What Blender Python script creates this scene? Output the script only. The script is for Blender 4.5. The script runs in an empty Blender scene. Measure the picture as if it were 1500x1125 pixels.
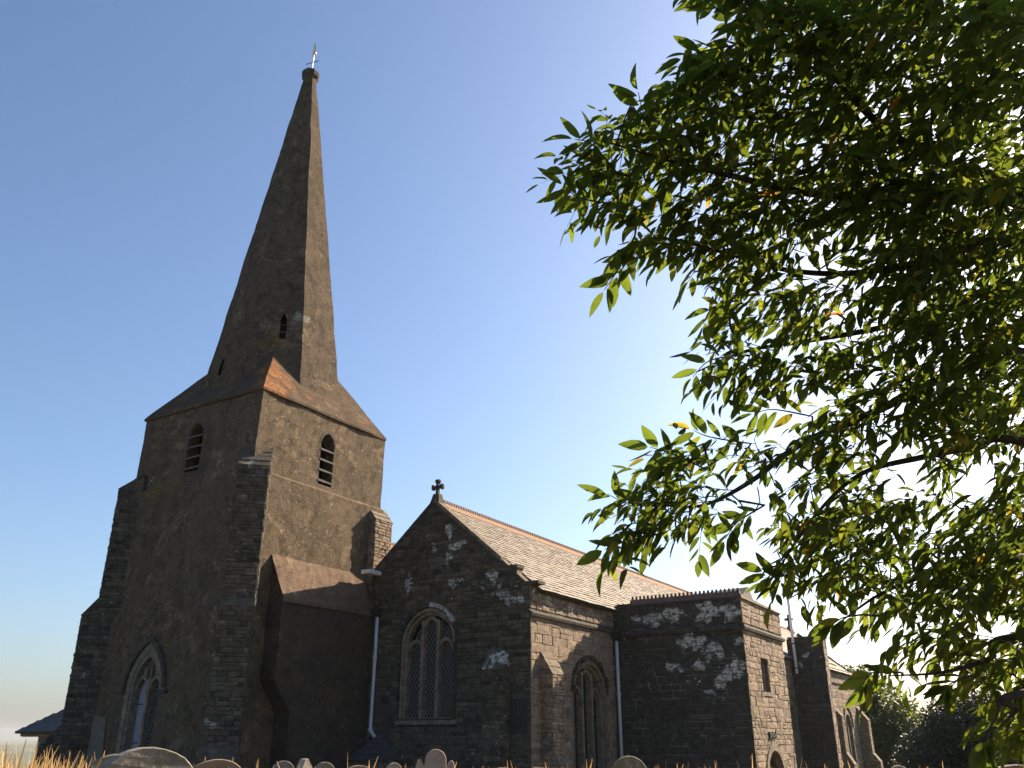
import bpy, math, random
import numpy as np
from mathutils import Vector, Matrix, noise
from mathutils.geometry import tessellate_polygon
random.seed(7)
R = math.radians
S = bpy.context.scene
COL = S.collection

# ------------------------------------------------------------------ camera
# church axes: +X runs along the nave to the east, +Y to the north, z up; metres
F, PIT, YAW, EYE = 1250.0, R(22.6), R(31.7), 1.6
FW = Vector((math.cos(PIT)*math.cos(YAW), math.cos(PIT)*math.sin(YAW), math.sin(PIT)))
RT = Vector((math.sin(YAW), -math.cos(YAW), 0))
UP = RT.cross(FW)
CP = Vector((0, 0, EYE))
cam = bpy.data.cameras.new('camera')
cam.sensor_width = 36; cam.lens = 30.0; cam.clip_end = 20000; cam.clip_start = .05
co = bpy.data.objects.new('camera', cam); COL.objects.link(co)
co.matrix_world = Matrix(((RT.x, UP.x, -FW.x, 0), (RT.y, UP.y, -FW.y, 0), (RT.z, UP.z, -FW.z, EYE), (0, 0, 0, 1)))
S.camera = co

# ------------------------------------------------------------------ light
SUN_AZ, SUN_EL = R(-17.0), R(30.5)
w = bpy.data.worlds.new('World'); S.world = w; w.use_nodes = True
nt = w.node_tree; bg = nt.nodes['Background']
sky = nt.nodes.new('ShaderNodeTexSky'); sky.sky_type = 'NISHITA'; sky.sun_disc = False
sky.sun_elevation = SUN_EL; sky.sun_rotation = math.pi/2 - SUN_AZ
sky.altitude = 100; sky.air_density = 1.05; sky.dust_density = 2.0; sky.ozone_density = 4.3
nt.links.new(sky.outputs[0], bg.inputs[0]); bg.inputs[1].default_value = 0.06
sl = bpy.data.lights.new('sun', 'SUN'); sl.energy = 5.0; sl.angle = R(.5); sl.color = (1, .81, .60)
so = bpy.data.objects.new('sun', sl); COL.objects.link(so)
sd = Vector((math.cos(SUN_EL)*math.cos(SUN_AZ), math.cos(SUN_EL)*math.sin(SUN_AZ), math.sin(SUN_EL)))
so.rotation_euler = sd.to_track_quat('Z', 'Y').to_euler(); so.location = sd*60
S.view_settings.view_transform = 'Standard'; S.view_settings.look = 'None'
S.view_settings.exposure = 1.70; S.view_settings.gamma = 1
S.render.engine = 'CYCLES'
S.cycles.use_denoising = True
S.cycles.max_bounces = 6; S.cycles.diffuse_bounces = 3; S.cycles.glossy_bounces = 2
S.cycles.transmission_bounces = 4; S.cycles.transparent_max_bounces = 6

# ------------------------------------------------------------------ helpers
def ray(px, py): return FW*F + RT*(px-750) - UP*(py-562.5)
def at(px, py, d): return CP + ray(px, py).normalized()*d
def onX(px, py, X): d = ray(px, py); return CP + d*(X/d.x)
def proj(P):
    v = Vector(P)-CP; z = v.dot(FW)
    return (750+F*v.dot(RT)/z, 562.5-F*v.dot(UP)/z) if z > .01 else (-1e4, -1e4)

def tag(o, label=None, cat=None, group=None, kind=None):
    if label: o['label'] = label
    if cat: o['category'] = cat
    if group: o['group'] = group
    if kind: o['kind'] = kind
    return o
def link(name, me, parent=None):
    o = bpy.data.objects.new(name, me); COL.objects.link(o)
    if parent: o.parent = parent
    return o
def empty(name, loc=(0, 0, 0)):
    o = bpy.data.objects.new(name, None); COL.objects.link(o); o.location = loc; o.empty_display_size = .3
    return o

class MB:
    """collects faces of one mesh"""
    def __init__(s): s.v = []; s.f = []; s.m = []; s.cur = 0
    def add(s, vs, fs):
        b = len(s.v); s.v += [tuple(p) for p in vs]
        for f in fs: s.f.append([b+i for i in f]); s.m.append(s.cur)
    def box(s, x0, x1, y0, y1, z0, z1):
        s.add([(x0,y0,z0),(x1,y0,z0),(x1,y1,z0),(x0,y1,z0),(x0,y0,z1),(x1,y0,z1),(x1,y1,z1),(x0,y1,z1)],
              [(0,3,2,1),(4,5,6,7),(0,1,5,4),(1,2,6,5),(2,3,7,6),(3,0,4,7)])
    def quad(s, a, b, c, d): s.add([a, b, c, d], [(0,1,2,3)])
    def poly(s, pts): s.add(pts, [tuple(range(len(pts)))])
    def hexa(s, bot, top):
        n = len(bot)
        s.add(list(bot)+list(top), [tuple(range(n-1,-1,-1)), tuple(range(n,2*n))] + [(i,(i+1)%n,n+(i+1)%n,n+i) for i in range(n)])
    def tube(s, pts, rad, n=8, cap=True):
        pts = [Vector(p) for p in pts]; rings = []; vs = []; fs = []
        prev = None
        for i, p in enumerate(pts):
            t = (pts[min(i+1, len(pts)-1)]-pts[max(i-1, 0)])
            if t.length < 1e-9: t = Vector((0,0,1))
            t.normalize()
            u = prev - t*prev.dot(t) if prev is not None else t.orthogonal()
            if u.length < 1e-6: u = t.orthogonal()
            u.normalize(); prev = u; q = t.cross(u)
            r = rad[i] if hasattr(rad, '__len__') else rad
            for k in range(n):
                a = 2*math.pi*k/n; vs.append(p+u*(r*math.cos(a))+q*(r*math.sin(a)))
        for i in range(len(pts)-1):
            for k in range(n):
                k2 = (k+1) % n; fs.append((i*n+k, i*n+k2, (i+1)*n+k2, (i+1)*n+k))
        if cap:
            fs.append(tuple(range(n-1,-1,-1))); b = (len(pts)-1)*n; fs.append(tuple(range(b, b+n)))
        s.add(vs, fs)
    def disp(s, amp=.03, f1=.7, amp2=.012, f2=3.5):
        out = []
        for p in s.v:
            P = Vector(p); q = P + noise.noise_vector(P*f1)*amp + noise.noise_vector(P*f2)*amp2
            out.append(tuple(q))
        s.v = out; return s
    def build(s, name, mat, parent=None, smooth=False):
        me = bpy.data.meshes.new(name); me.from_pydata(s.v, [], s.f)
        for m in (mat if isinstance(mat, (list, tuple)) else [mat]): me.materials.append(m)
        if isinstance(mat, (list, tuple)): me.polygons.foreach_set('material_index', s.m)
        if smooth: me.polygons.foreach_set('use_smooth', [True]*len(me.polygons))
        me.update()
        return link(name, me, parent)

class Frame:
    """a wall plane: point = O + a*A + b*z + off*N"""
    def __init__(s, O, A, N):
        s.O = Vector(O); s.A = Vector(A).normalized(); s.N = Vector(N).normalized()
        s.flip = s.A.cross(Vector((0,0,1))).dot(s.N) < 0
    def p(s, a, b, off=0): return s.O + s.A*a + Vector((0,0,b)) + s.N*off
def west(X): return Frame((X,0,0), (0,1,0), (-1,0,0))      # a = y
def south(Y): return Frame((0,Y,0), (1,0,0), (0,-1,0))     # a = x

def extrude2d(mb, fr, pts, o0, o1):
    """closed prism of polygon pts (a,b) between offsets o0 < o1"""
    n = len(pts)
    lo = [fr.p(a,b,o0) for a,b in pts]; hi = [fr.p(a,b,o1) for a,b in pts]
    tri = tessellate_polygon([[Vector((a,b,0)) for a,b in pts]])
    mb.add(lo+hi, [tuple(t) for t in tri]+[tuple(n+i for i in t) for t in tri]+[(i,(i+1)%n,n+(i+1)%n,n+i) for i in range(n)])
def panel(mb, fr, outer, holes=(), off=0, depth=.4):
    """wall sheet with holes; reveals go inwards by depth"""
    loops = [[Vector((a,b,0)) for a,b in L] for L in [outer]+list(holes)]
    flat = [p for L in loops for p in L]
    tri = tessellate_polygon(loops)
    mb.add([fr.p(p.x,p.y,off) for p in flat], [tuple(t) for t in tri])
    for L in holes:
        n = len(L)
        mb.add([fr.p(a,b,off) for a,b in L]+[fr.p(a,b,off-depth) for a,b in L], [(i,(i+1)%n,n+(i+1)%n,n+i) for i in range(n)])
def arch(c, wd, z0, spring, apex, n=7, rnd=False):
    """arched outline, anticlockwise from lower left"""
    h = wd/2; rise = apex-spring; pts = [(c-h,z0),(c+h,z0)]
    if rnd or rise <= h*1.02:
        for i in range(2*n+1):
            t = math.pi*i/(2*n); pts.append((c+h*math.cos(t), spring+rise*math.sin(t)))
        return pts
    r = (rise*rise+h*h)/(2*h); th = math.asin(min(1, rise/r))
    for i in range(n+1):
        t = th*i/n; pts.append((c+h-r+r*math.cos(t), spring+r*math.sin(t)))
    for i in range(n-1, -1, -1):
        t = th*i/n; pts.append((c-h+r-r*math.cos(t), spring+r*math.sin(t)))
    return pts
def arch_half(c, wd, z0, spring, apex, z):
    """half width of the arch at height z or None"""
    if z < z0 or z > apex: return None
    if z <= spring: return wd/2
    rise = apex-spring; h = wd/2
    if rise <= h*1.02: return h*math.sqrt(max(0, 1-((z-spring)/rise)**2))
    r = (rise*rise+h*h)/(2*h); return max(0, h-r+math.sqrt(max(0, r*r-(z-spring)**2)))
def ring(mb, fr, outp, inp, o0, o1, closed=False):
    """bar between two outlines of equal count"""
    n = len(outp); rng = range(n if closed else n-1)
    vs = [fr.p(*q,o1) for q in outp]+[fr.p(*q,o1) for q in inp]+[fr.p(*q,o0) for q in outp]+[fr.p(*q,o0) for q in inp]
    fs = []
    for i in rng:
        j = (i+1) % n
        fs += [(i,j,n+j,n+i),(2*n+i,2*n+j,j,i),(n+i,n+j,3*n+j,3*n+i),(2*n+j,2*n+i,3*n+i,3*n+j)]
    if not closed: fs += [(0,n,3*n,2*n),(n-1,2*n-1,4*n-1,3*n-1)]
    mb.add(vs, fs)
def clip(poly, edges):
    """Sutherland-Hodgman against convex anticlockwise edges"""
    for (ax,ay),(bx,by) in edges:
        out = []; n = len(poly)
        for i in range(n):
            p, q = poly[i], poly[(i+1)%n]
            dp = (bx-ax)*(p[1]-ay)-(by-ay)*(p[0]-ax); dq = (bx-ax)*(q[1]-ay)-(by-ay)*(q[0]-ax)
            if dp >= 0: out.append(p)
            if dp*dq < 0:
                t = dp/(dp-dq); out.append((p[0]+t*(q[0]-p[0]), p[1]+t*(q[1]-p[1])))
        poly = out
        if len(poly) < 3: return []
    return poly
def area(poly): return abs(sum(poly[i][0]*poly[(i+1)%len(poly)][1]-poly[(i+1)%len(poly)][0]*poly[i][1] for i in range(len(poly))))/2
def edges_of(p): return [(p[i], p[(i+1)%len(p)]) for i in range(len(p))]

CELLS = []     # every wall stone: (frame, polygon, proud, material key, parent)
def stones(fr, outline, parent, mat, hmin=.13, hmax=.26, lmin=.25, lmax=.75, arches=(), proud=(.012,.04), gap=.006, z0=None, seed=0, jit=1.0):
    rnd = random.Random(seed*13+5)
    zs = [b for a,b in outline]; az = [a for a,b in outline]
    ed = edges_of(outline); z = min(zs) if z0 is None else z0
    while z < max(zs):
        h = rnd.uniform(hmin, hmax); a = min(az)-rnd.uniform(0, lmax)
        tilt = rnd.uniform(-.006,.006)
        while a < max(az):
            L = rnd.uniform(lmin, lmax)*(1.25 if h > .2 else .9)
            subs = [(z, z+h)] if rnd.random() > .16 or h < .18 else [(z, z+h*.5), (z+h*.5, z+h)]
            for za, zb in subs:
                jt = lambda k=.012: rnd.uniform(-k, k)*jit
                cell = [(a+gap+jt(),za+gap+jt(.008)),(a+L-gap+jt(),za+gap+jt(.008)),(a+L-gap+jt(),zb-gap+jt(.008)),(a+gap+jt(),zb-gap+jt(.008))]
                parts = [cell]
                for ar in arches:
                    c = ar[0]; hw = arch_half(*ar[:1], ar[1], ar[2], ar[3], ar[4], min(max((za+zb)/2, ar[2]+.001), 99))
                    if hw is None or zb < ar[2] or za > ar[4]: continue
                    hw += .02; np_ = []
                    for q in parts:
                        if max(p[0] for p in q) < c-hw or min(p[0] for p in q) > c+hw: np_.append(q); continue
                        l = clip(q, [((c-hw,0),(c-hw,1))]); r_ = clip(q, [((c+hw,1),(c+hw,0))])
                        np_ += [k for k in (l, r_) if len(k) >= 3]
                    parts = np_
                for q in parts:
                    q = clip(q, ed)
                    if len(q) >= 3 and area(q) > .004: CELLS.append((fr, q, rnd.uniform(*proud), mat, parent))
            a += L
        z += h
def cell_geo(c, rnd):
    fr, q, pr, mat, par = c
    cx = sum(p[0] for p in q)/len(q); cy = sum(p[1] for p in q)/len(q)
    if sum(q[i][0]*q[(i+1)%len(q)][1]-q[(i+1)%len(q)][0]*q[i][1] for i in range(len(q))) < 0: q = q[::-1]
    if fr.flip: q = q[::-1]
    n = len(q); bv = .016
    base = [fr.p(a,b,-.03) for a,b in q]; mid = []; top = []
    for a,b in q:
        d = math.hypot(a-cx, b-cy) or 1; k = min(.45, bv/d)
        mid.append(fr.p(a,b,pr-.014)); top.append(fr.p(a+(cx-a)*k, b+(cy-b)*k, pr+rnd.uniform(-.006,.006)))
    ctr = fr.p(cx, cy, pr+rnd.uniform(.002,.014))
    vs = base+mid+top+[ctr]
    fs = []
    for i in range(n):
        j = (i+1) % n
        fs += [(i,j,n+j,n+i),(n+i,n+j,2*n+j,2*n+i),(2*n+i,2*n+j,3*n)]
    return vs, fs

# ------------------------------------------------------------------ materials
class NT:
    def __init__(s, name):
        s.mat = bpy.data.materials.new(name); s.mat.use_nodes = True
        s.t = s.mat.node_tree; s.b = s.t.nodes['Principled BSDF']; s.out = s.t.nodes['Material Output']
        s.geo = s.t.nodes.new('ShaderNodeNewGeometry')
        s.pos = s.geo.outputs['Position']
    def n(s, typ, **kw):
        x = s.t.nodes.new(typ)
        for k, v in kw.items(): setattr(x, k, v)
        return x
    def set(s, sock, v):
        if hasattr(v, 'node'): s.t.links.new(v, sock)
        else: sock.default_value = v
    def noise(s, scale, detail=4, rough=.6, vec=None, dist=0.):
        x = s.n('ShaderNodeTexNoise'); s.set(x.inputs['Vector'], vec or s.pos)
        x.inputs['Scale'].default_value = scale; x.inputs['Detail'].default_value = detail
        x.inputs['Roughness'].default_value = rough; x.inputs['Distortion'].default_value = dist
        return x.outputs['Fac']
    def scale(s, v, k):
        x = s.n('ShaderNodeVectorMath', operation='MULTIPLY'); s.set(x.inputs[0], v); x.inputs[1].default_value = k
        return x.outputs[0]
    def math(s, op, a, b=0., c=0., clamp=False):
        x = s.n('ShaderNodeMath', operation=op, use_clamp=clamp); s.set(x.inputs[0], a); s.set(x.inputs[1], b); s.set(x.inputs[2], c)
        return x.outputs[0]
    def ramp(s, fac, a, b, ca=(0,0,0), cb=(1,1,1)):
        x = s.n('ShaderNodeValToRGB'); s.set(x.inputs[0], fac)
        e = x.color_ramp.elements; e[0].position = a; e[1].position = b
        e[0].color = (*ca,1); e[1].color = (*cb,1)
        return x.outputs[0]
    def mix(s, fac, a, b, mode='MIX'):
        x = s.n('ShaderNodeMix', data_type='RGBA', blend_type=mode)
        s.set(x.inputs[0], fac)
        for i, v in ((6, a), (7, b)): s.set(x.inputs[i], (*v, 1) if isinstance(v, tuple) else v)
        return x.outputs[2]
    def bump(s, h, strength, dist):
        x = s.n('ShaderNodeBump'); s.set(x.inputs['Height'], h); x.inputs['Strength'].default_value = strength; x.inputs['Distance'].default_value = dist
        s.t.links.new(x.outputs[0], s.b.inputs['Normal'])
    def base(s, col, rough=.9, spec=.2):
        s.set(s.b.inputs['Base Color'], (*col, 1) if isinstance(col, tuple) else col)
        s.set(s.b.inputs['Roughness'], rough); s.b.inputs['Specular IOR Level'].default_value = spec
        return s.mat
    def island(s): return s.geo.outputs['Random Per Island']
    def spots(s, pts, soft=.12, k0=1.0):
        """irregular growths round given points (x,y,z,r): 0..1"""
        nz = s.noise(3.2, 5, .7); nv = s.n('ShaderNodeTexNoise'); s.set(nv.inputs['Vector'], s.pos); nv.inputs['Scale'].default_value = 1.9; nv.inputs['Detail'].default_value = 4
        off = s.n('ShaderNodeVectorMath', operation='MULTIPLY_ADD'); s.set(off.inputs[0], nv.outputs['Color']); off.inputs[1].default_value = (1.1,)*3; off.inputs[2].default_value = (-.55,)*3
        pp = s.n('ShaderNodeVectorMath', operation='ADD'); s.set(pp.inputs[0], s.pos); s.set(pp.inputs[1], off.outputs[0])
        ps = s.n('ShaderNodeVectorMath', operation='MULTIPLY'); s.set(ps.inputs[0], pp.outputs[0]); ps.inputs[1].default_value = (1,1,1.5); pp = ps
        best = None
        for x, y, z, r in pts:
            d = s.n('ShaderNodeVectorMath', operation='DISTANCE'); s.set(d.inputs[0], pp.outputs[0]); d.inputs[1].default_value = (x,y,z*1.5)
            q = s.math('SUBTRACT', r, d.outputs['Value'])
            best = q if best is None else s.math('MAXIMUM', best, q)
        k = s.math('MULTIPLY_ADD', nz, .35, -.19); k = s.math('ADD', best, k)
        return s.math('MULTIPLY', k, 1/soft*2, clamp=True)

def mat_render(name, c0, c1, stain=(.05,.045,.035), orange=None, rough=1.0, yellow=None, tan=None, white=None, dark=None):
    m = NT(name)
    n1 = m.noise(.45, 7, .68); n2 = m.noise(3.2, 7, .74); n3 = m.noise(19, 5, .8); n4 = m.noise(1.3, 5, .7, dist=.6)
    col = m.mix(m.ramp(n1, .38, .62), c0, c1)
    col = m.mix(m.math('MULTIPLY', m.ramp(n4, .46, .62), .75), col, stain)
    col = m.mix(m.math('MULTIPLY', m.ramp(n4, .47, .32), .7), col, (c1[0]*1.45, c1[1]*1.4, c1[2]*1.35))
    col = m.mix(m.math('MULTIPLY', m.ramp(n2, .49, .60), .7), col, stain)
    pa = m.noise(.75, 3, .5, dist=1.2); col = m.mix(m.math('MULTIPLY', m.ramp(pa, .52, .545), .32), col, (c1[0]*1.15, c1[1]*1.15, c1[2]*1.15))
    col = m.mix(m.math('MULTIPLY', m.ramp(pa, .40, .38), .4), col, stain)
    st = m.noise(1, 4, .6, m.scale(m.pos, (1.1,1.1,.16)))
    col = m.mix(m.math('MULTIPLY', m.ramp(st, .52, .66), .38), col, stain)
    col = m.mix(m.ramp(n3, .30, .72), m.mix(1., col, (.42,.42,.42), 'MULTIPLY'), m.mix(1., col, (1.55,1.53,1.5), 'MULTIPLY'))
    pit = m.noise(8, 4, .7); col = m.mix(m.math('MULTIPLY', m.ramp(pit, .36, .28), .7), col, (stain[0]*.5, stain[1]*.5, stain[2]*.5))
    sp = m.noise(7.5, 2, .5); col = m.mix(m.math('MULTIPLY', m.ramp(sp, .81, .83), .75), col, (.42,.41,.37))
    for g, cc in ((orange, (.42,.15,.035)), (yellow, (.20,.12,.02)), (tan, (.5,.34,.2)), (white, (.42,.41,.36)), (dark, (.05,.042,.033))):
        if g:
            k = m.math('MULTIPLY', m.spots(g, .5), m.ramp(m.noise(7, 5, .8), .42, .60))
            col = m.mix(m.math('MULTIPLY', k, .75), col, cc)
    h = m.math('ADD', m.math('MULTIPLY', n2, .75), m.math('MULTIPLY', n3, .5))
    h = m.math('ADD', h, m.math('MULTIPLY', m.ramp(pit, .28, .4), .25))
    m.bump(m.math('ADD', h, m.math('MULTIPLY', m.noise(60, 3, .7), .25)), .9*rough, .10)
    return m.base(col, .95, .1)
def mat_stone(name, cols, lichen=None, speck=.72, mortar=False, damp=None, lc=(.52,.52,.49), pale=None):
    m = NT(name)
    isl = m.island(); n2 = m.noise(4, 6, .72); n3 = m.noise(24, 5, .75)
    x = m.n('ShaderNodeValToRGB'); m.set(x.inputs[0], isl); e = x.color_ramp.elements
    e[0].color = (*cols[0],1); e[0].position = 0; e[1].color = (*cols[-1],1); e[1].position = 1
    for i, c in enumerate(cols[1:-1]): q = e.new((i+1)/(len(cols)-1)); q.color = (*c,1)
    col = x.outputs[0]
    if mortar: col = m.mix(n2, cols[0], cols[-1])
    if pale: col = m.mix(m.ramp(m.noise(1.1, 4, .7), .47, .56), col, pale)
    col = m.mix(m.ramp(n2, .3, .72), m.mix(1., col, (.5,.5,.48), 'MULTIPLY'), m.mix(1., col, (1.35,1.33,1.3), 'MULTIPLY'))
    lay = m.noise(1, 6, .75, m.scale(m.pos, (5,5,26)))
    col = m.mix(m.ramp(lay, .35, .7), m.mix(1., col, (.62,.62,.62), 'MULTIPLY'), m.mix(1., col, (1.25,1.25,1.25), 'MULTIPLY'))
    sp = m.noise(6.5, 3, .55); col = m.mix(m.math('MULTIPLY', m.ramp(sp, speck, speck+.03), .85), col, lc)
    if lichen:
        k = m.spots([(x,y,z,r*.9) for x,y,z,r in lichen], .16)
        k = m.math('MULTIPLY', k, m.ramp(m.noise(5.5, 7, .85), .42, .53))
        k = m.math('MULTIPLY', k, m.ramp(m.noise(1, 4, .7, m.scale(m.pos, (4,4,15))), .36, .48))
        pick = m.math('FRACT', m.math('MULTIPLY', isl, 7.31)); k = m.math('MULTIPLY', k, m.ramp(pick, .02, .22))
        lcol = m.mix(m.ramp(m.noise(13, 5, .8), .3, .7), (lc[0]*.5, lc[1]*.5, lc[2]*.48), (lc[0]*1.6, lc[1]*1.6, lc[2]*1.58))
        col = m.mix(k, col, lcol)
    h = m.math('ADD', m.math('MULTIPLY', lay, .7), m.math('MULTIPLY', n3, .5))
    m.bump(m.math('ADD', h, m.math('MULTIPLY', n2, .6)), .95, .07)
    return m.base(col, .92, .15)
def mat_simple(name, c0, c1, sc=6, rough=.7, spec=.3, bump=.3, dist=.02):
    m = NT(name); n = m.noise(sc, 5, .65)
    col = m.mix(m.ramp(n, .3, .7), c0, c1); m.bump(m.noise(sc*5, 4, .7), bump, dist)
    return m.base(col, rough, spec)
def mat_slate(name, c0, c1, c2, lich=.62):
    m = NT(name); isl = m.island(); x = m.n('ShaderNodeValToRGB'); m.set(x.inputs[0], isl)
    e = x.color_ramp.elements; e[0].color = (*c0,1); e[1].color = (*c2,1); q = e.new(.5); q.color = (*c1,1)
    n = m.noise(3, 6, .7); col = m.mix(m.ramp(n, .35, .7), x.outputs[0], m.mix(1., x.outputs[0], (.7,.68,.64), 'MULTIPLY'))
    col = m.mix(m.math('MULTIPLY', m.ramp(m.noise(8, 4, .6), lich, lich+.06), .6), col, (.42,.36,.25))
    m.bump(m.noise(30, 4, .7), .5, .015)
    return m.base(col, .75, .25)

CX, CY = 21.5, 24.25                     # tower axis
X0, X1, Y0, Y1, ZT = 18.3, 24.7, 21.19, 27.31, 12.63
M = {}
M['tower'] = mat_render('tower_render', (.29,.228,.158), (.45,.35,.238), (.075,.06,.043), tan=[(21.75,21.09,7.4+.45*i,.17+.01*(i%3)) for i in range(6)]+[(21.9,21.09,8.6,.2)],
    yellow=[(18.3,26,9.6,.7),(18.3,25,9.7,.4),(19.9,22.6,15.2,.5)])
M['skirt'] = mat_render('spire_skirt_render', (.20,.145,.10), (.29,.21,.14), (.08,.058,.04),
    orange=[(18.6,21.3,12.9,.75),(19.2,21.9,13.7,.75),(19.7,21.4,13.2,.5),(19.0,21.2,12.7,.5),(20.6,21.4,13,.3),(23.9,21.5,13.1,.4),(18.25,24.5,12.55,.3)])
M['spire'] = mat_render('spire_render', (.235,.185,.13), (.39,.30,.205), (.06,.048,.036), white=[(20.55,22.0,16.55,.5),(20.3,22.1,16.2,.25),(20.0,22.6,16.5,.2)], dark=[(21.0,22.05,16.2,.5),(21.5,22.05,16.0,.5),(22.0,22.05,15.8,.55),(22.4,22.1,15.6,.5),(21.6,22.5,20.2,.5),(22.0,22.3,18.4,.35)], yellow=[(19.9,22.7,15.3,.55)])
M['roughslab'] = mat_render('turret_roof_render', (.38,.28,.20), (.5,.375,.275), stain=(.17,.12,.085), rough=1.3)
LW = [(29.8,10.2,4.35,.5),(29.8,9.8,3.6,.55),(29.8,10.7,3.95,.4),(29.8,11,4.75,.55),(29.8,12.4,5.55,.55),(29.8,11.6,5.7,.45),(29.8,10.3,5.75,.6),
      (29.8,9.5,3.85,.5),(29.8,9.5,5.7,.55),(29.8,11.8,3.9,.3),(29.8,13,5.65,.3),(29.8,10.9,3.25,.16),(29.8,10.5,3.1,.24),(29.8,11.2,3.5,.17),(29.8,9.3,4.6,.3),
      (29.8,10.2,4.9,.25),(29.8,11.8,3.2,.12),(29.8,12.4,2.9,.1),(29.8,9.9,2.9,.12),(54.5,13.0,6.2,.36),(54.5,12.5,6.7,.3),(54.5,13.5,5.8,.3),(54.5,12.3,6.1,.2),(54.5,12.9,5.2,.2)]
LA = [(23.76,17.2,8.35,.38),(23.76,16.9,7.75,.42),(23.76,17.15,7.3,.34),(23.76,17.8,7.75,.16),(23.76,18.9,6.65,.32),(23.76,16.9,6.5,.3),(23.76,15.4,6.6,.3),
      (23.76,15.0,6.0,.42),(23.76,14.5,5.75,.38),(23.76,14.3,6.2,.3),(23.76,15.6,6.35,.2),(23.76,18.2,8.15,.12),(23.76,15.9,6.2,.13),(23.76,16.5,6.9,.2),
      (23.6,15.1,3.85,.42),(23.5,15.25,2.6,.2),(23.5,15.5,2.35,.16),(23.6,15.2,3.2,.15),(23.76,19.4,5.6,.12),(23.76,16.2,4.5,.1)]
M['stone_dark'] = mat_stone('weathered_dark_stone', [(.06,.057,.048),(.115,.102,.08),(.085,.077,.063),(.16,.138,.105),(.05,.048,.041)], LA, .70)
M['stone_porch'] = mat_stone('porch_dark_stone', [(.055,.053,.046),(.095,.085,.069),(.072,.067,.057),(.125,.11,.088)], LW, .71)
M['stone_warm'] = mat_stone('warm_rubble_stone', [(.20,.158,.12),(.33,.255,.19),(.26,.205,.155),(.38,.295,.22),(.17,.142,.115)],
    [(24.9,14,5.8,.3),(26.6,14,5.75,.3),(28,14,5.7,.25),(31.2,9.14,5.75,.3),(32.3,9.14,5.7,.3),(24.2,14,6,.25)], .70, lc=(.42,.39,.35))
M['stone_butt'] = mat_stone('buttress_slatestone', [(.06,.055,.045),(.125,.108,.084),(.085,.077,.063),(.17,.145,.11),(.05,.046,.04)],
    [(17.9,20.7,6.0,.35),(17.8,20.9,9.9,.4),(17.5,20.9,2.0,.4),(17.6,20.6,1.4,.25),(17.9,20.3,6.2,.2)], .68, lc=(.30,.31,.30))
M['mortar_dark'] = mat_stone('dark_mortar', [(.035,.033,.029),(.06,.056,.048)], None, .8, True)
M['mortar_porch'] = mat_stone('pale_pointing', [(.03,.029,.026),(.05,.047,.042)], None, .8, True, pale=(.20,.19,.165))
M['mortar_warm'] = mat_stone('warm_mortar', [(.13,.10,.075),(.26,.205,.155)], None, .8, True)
M['dressed'] = mat_stone('dressed_granite', [(.21,.185,.15),(.27,.235,.185)], None, .72, True)
M['dressed_dark'] = mat_stone('dressed_dark_stone', [(.07,.064,.054),(.11,.1,.083)], None, .70, True)
M['coping'] = mat_stone('coping_stone', [(.16,.135,.103),(.23,.193,.148)], None, .70, True)
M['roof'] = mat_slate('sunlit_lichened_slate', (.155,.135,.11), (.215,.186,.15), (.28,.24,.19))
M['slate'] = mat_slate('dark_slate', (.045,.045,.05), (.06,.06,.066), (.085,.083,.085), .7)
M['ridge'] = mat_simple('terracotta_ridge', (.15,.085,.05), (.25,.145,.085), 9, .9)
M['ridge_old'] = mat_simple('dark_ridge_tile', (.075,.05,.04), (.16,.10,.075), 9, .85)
M['pipe'] = mat_simple('pale_painted_iron', (.36,.38,.43), (.46,.48,.53), 5, .45, .4, .1)
M['iron'] = mat_simple('black_iron', (.015,.015,.015), (.03,.028,.026), 12, .6)
M['louvre'] = mat_simple('slate_louvre', (.07,.066,.06), (.13,.122,.11), 8, .85, .1)
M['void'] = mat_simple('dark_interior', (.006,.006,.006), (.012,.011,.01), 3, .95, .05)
M['lead'] = mat_simple('window_lead', (.13,.135,.13), (.19,.195,.19), 20, .6)
M['flash'] = mat_simple('lead_flashing', (.50,.52,.55), (.62,.63,.65), 4, .45, .4, .1)
M['gold'] = NT('gilded_copper'); M['gold'].b.inputs['Metallic'].default_value = 1; M['gold'] = M['gold'].base((.95,.68,.28), .22, .5)
M['white'] = mat_simple('white_paint', (.70,.70,.70), (.80,.80,.79), 4, .4, .4, .05)
M['cream'] = mat_render('cream_render', (.30,.27,.22), (.38,.345,.285), stain=(.22,.2,.16))
M['wood'] = mat_simple('brown_fascia', (.10,.065,.03), (.16,.105,.05), 9, .6)
g = NT('leaded_glass'); gn = g.noise(2.2, 3, .6)
g.bump(g.noise(5, 2, .5), .6, .03); M['glass'] = g.base(g.mix(gn, (.012,.016,.016), (.03,.036,.035)), .12, .6)
g = NT('sky_reflection_glass'); g.bump(g.noise(2, 1, .5), .1, .02); M['glass_sky'] = g.base((.25,.28,.33), .08, .7);  # pale blue base colour paints the sky's reflection into one pane

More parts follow.
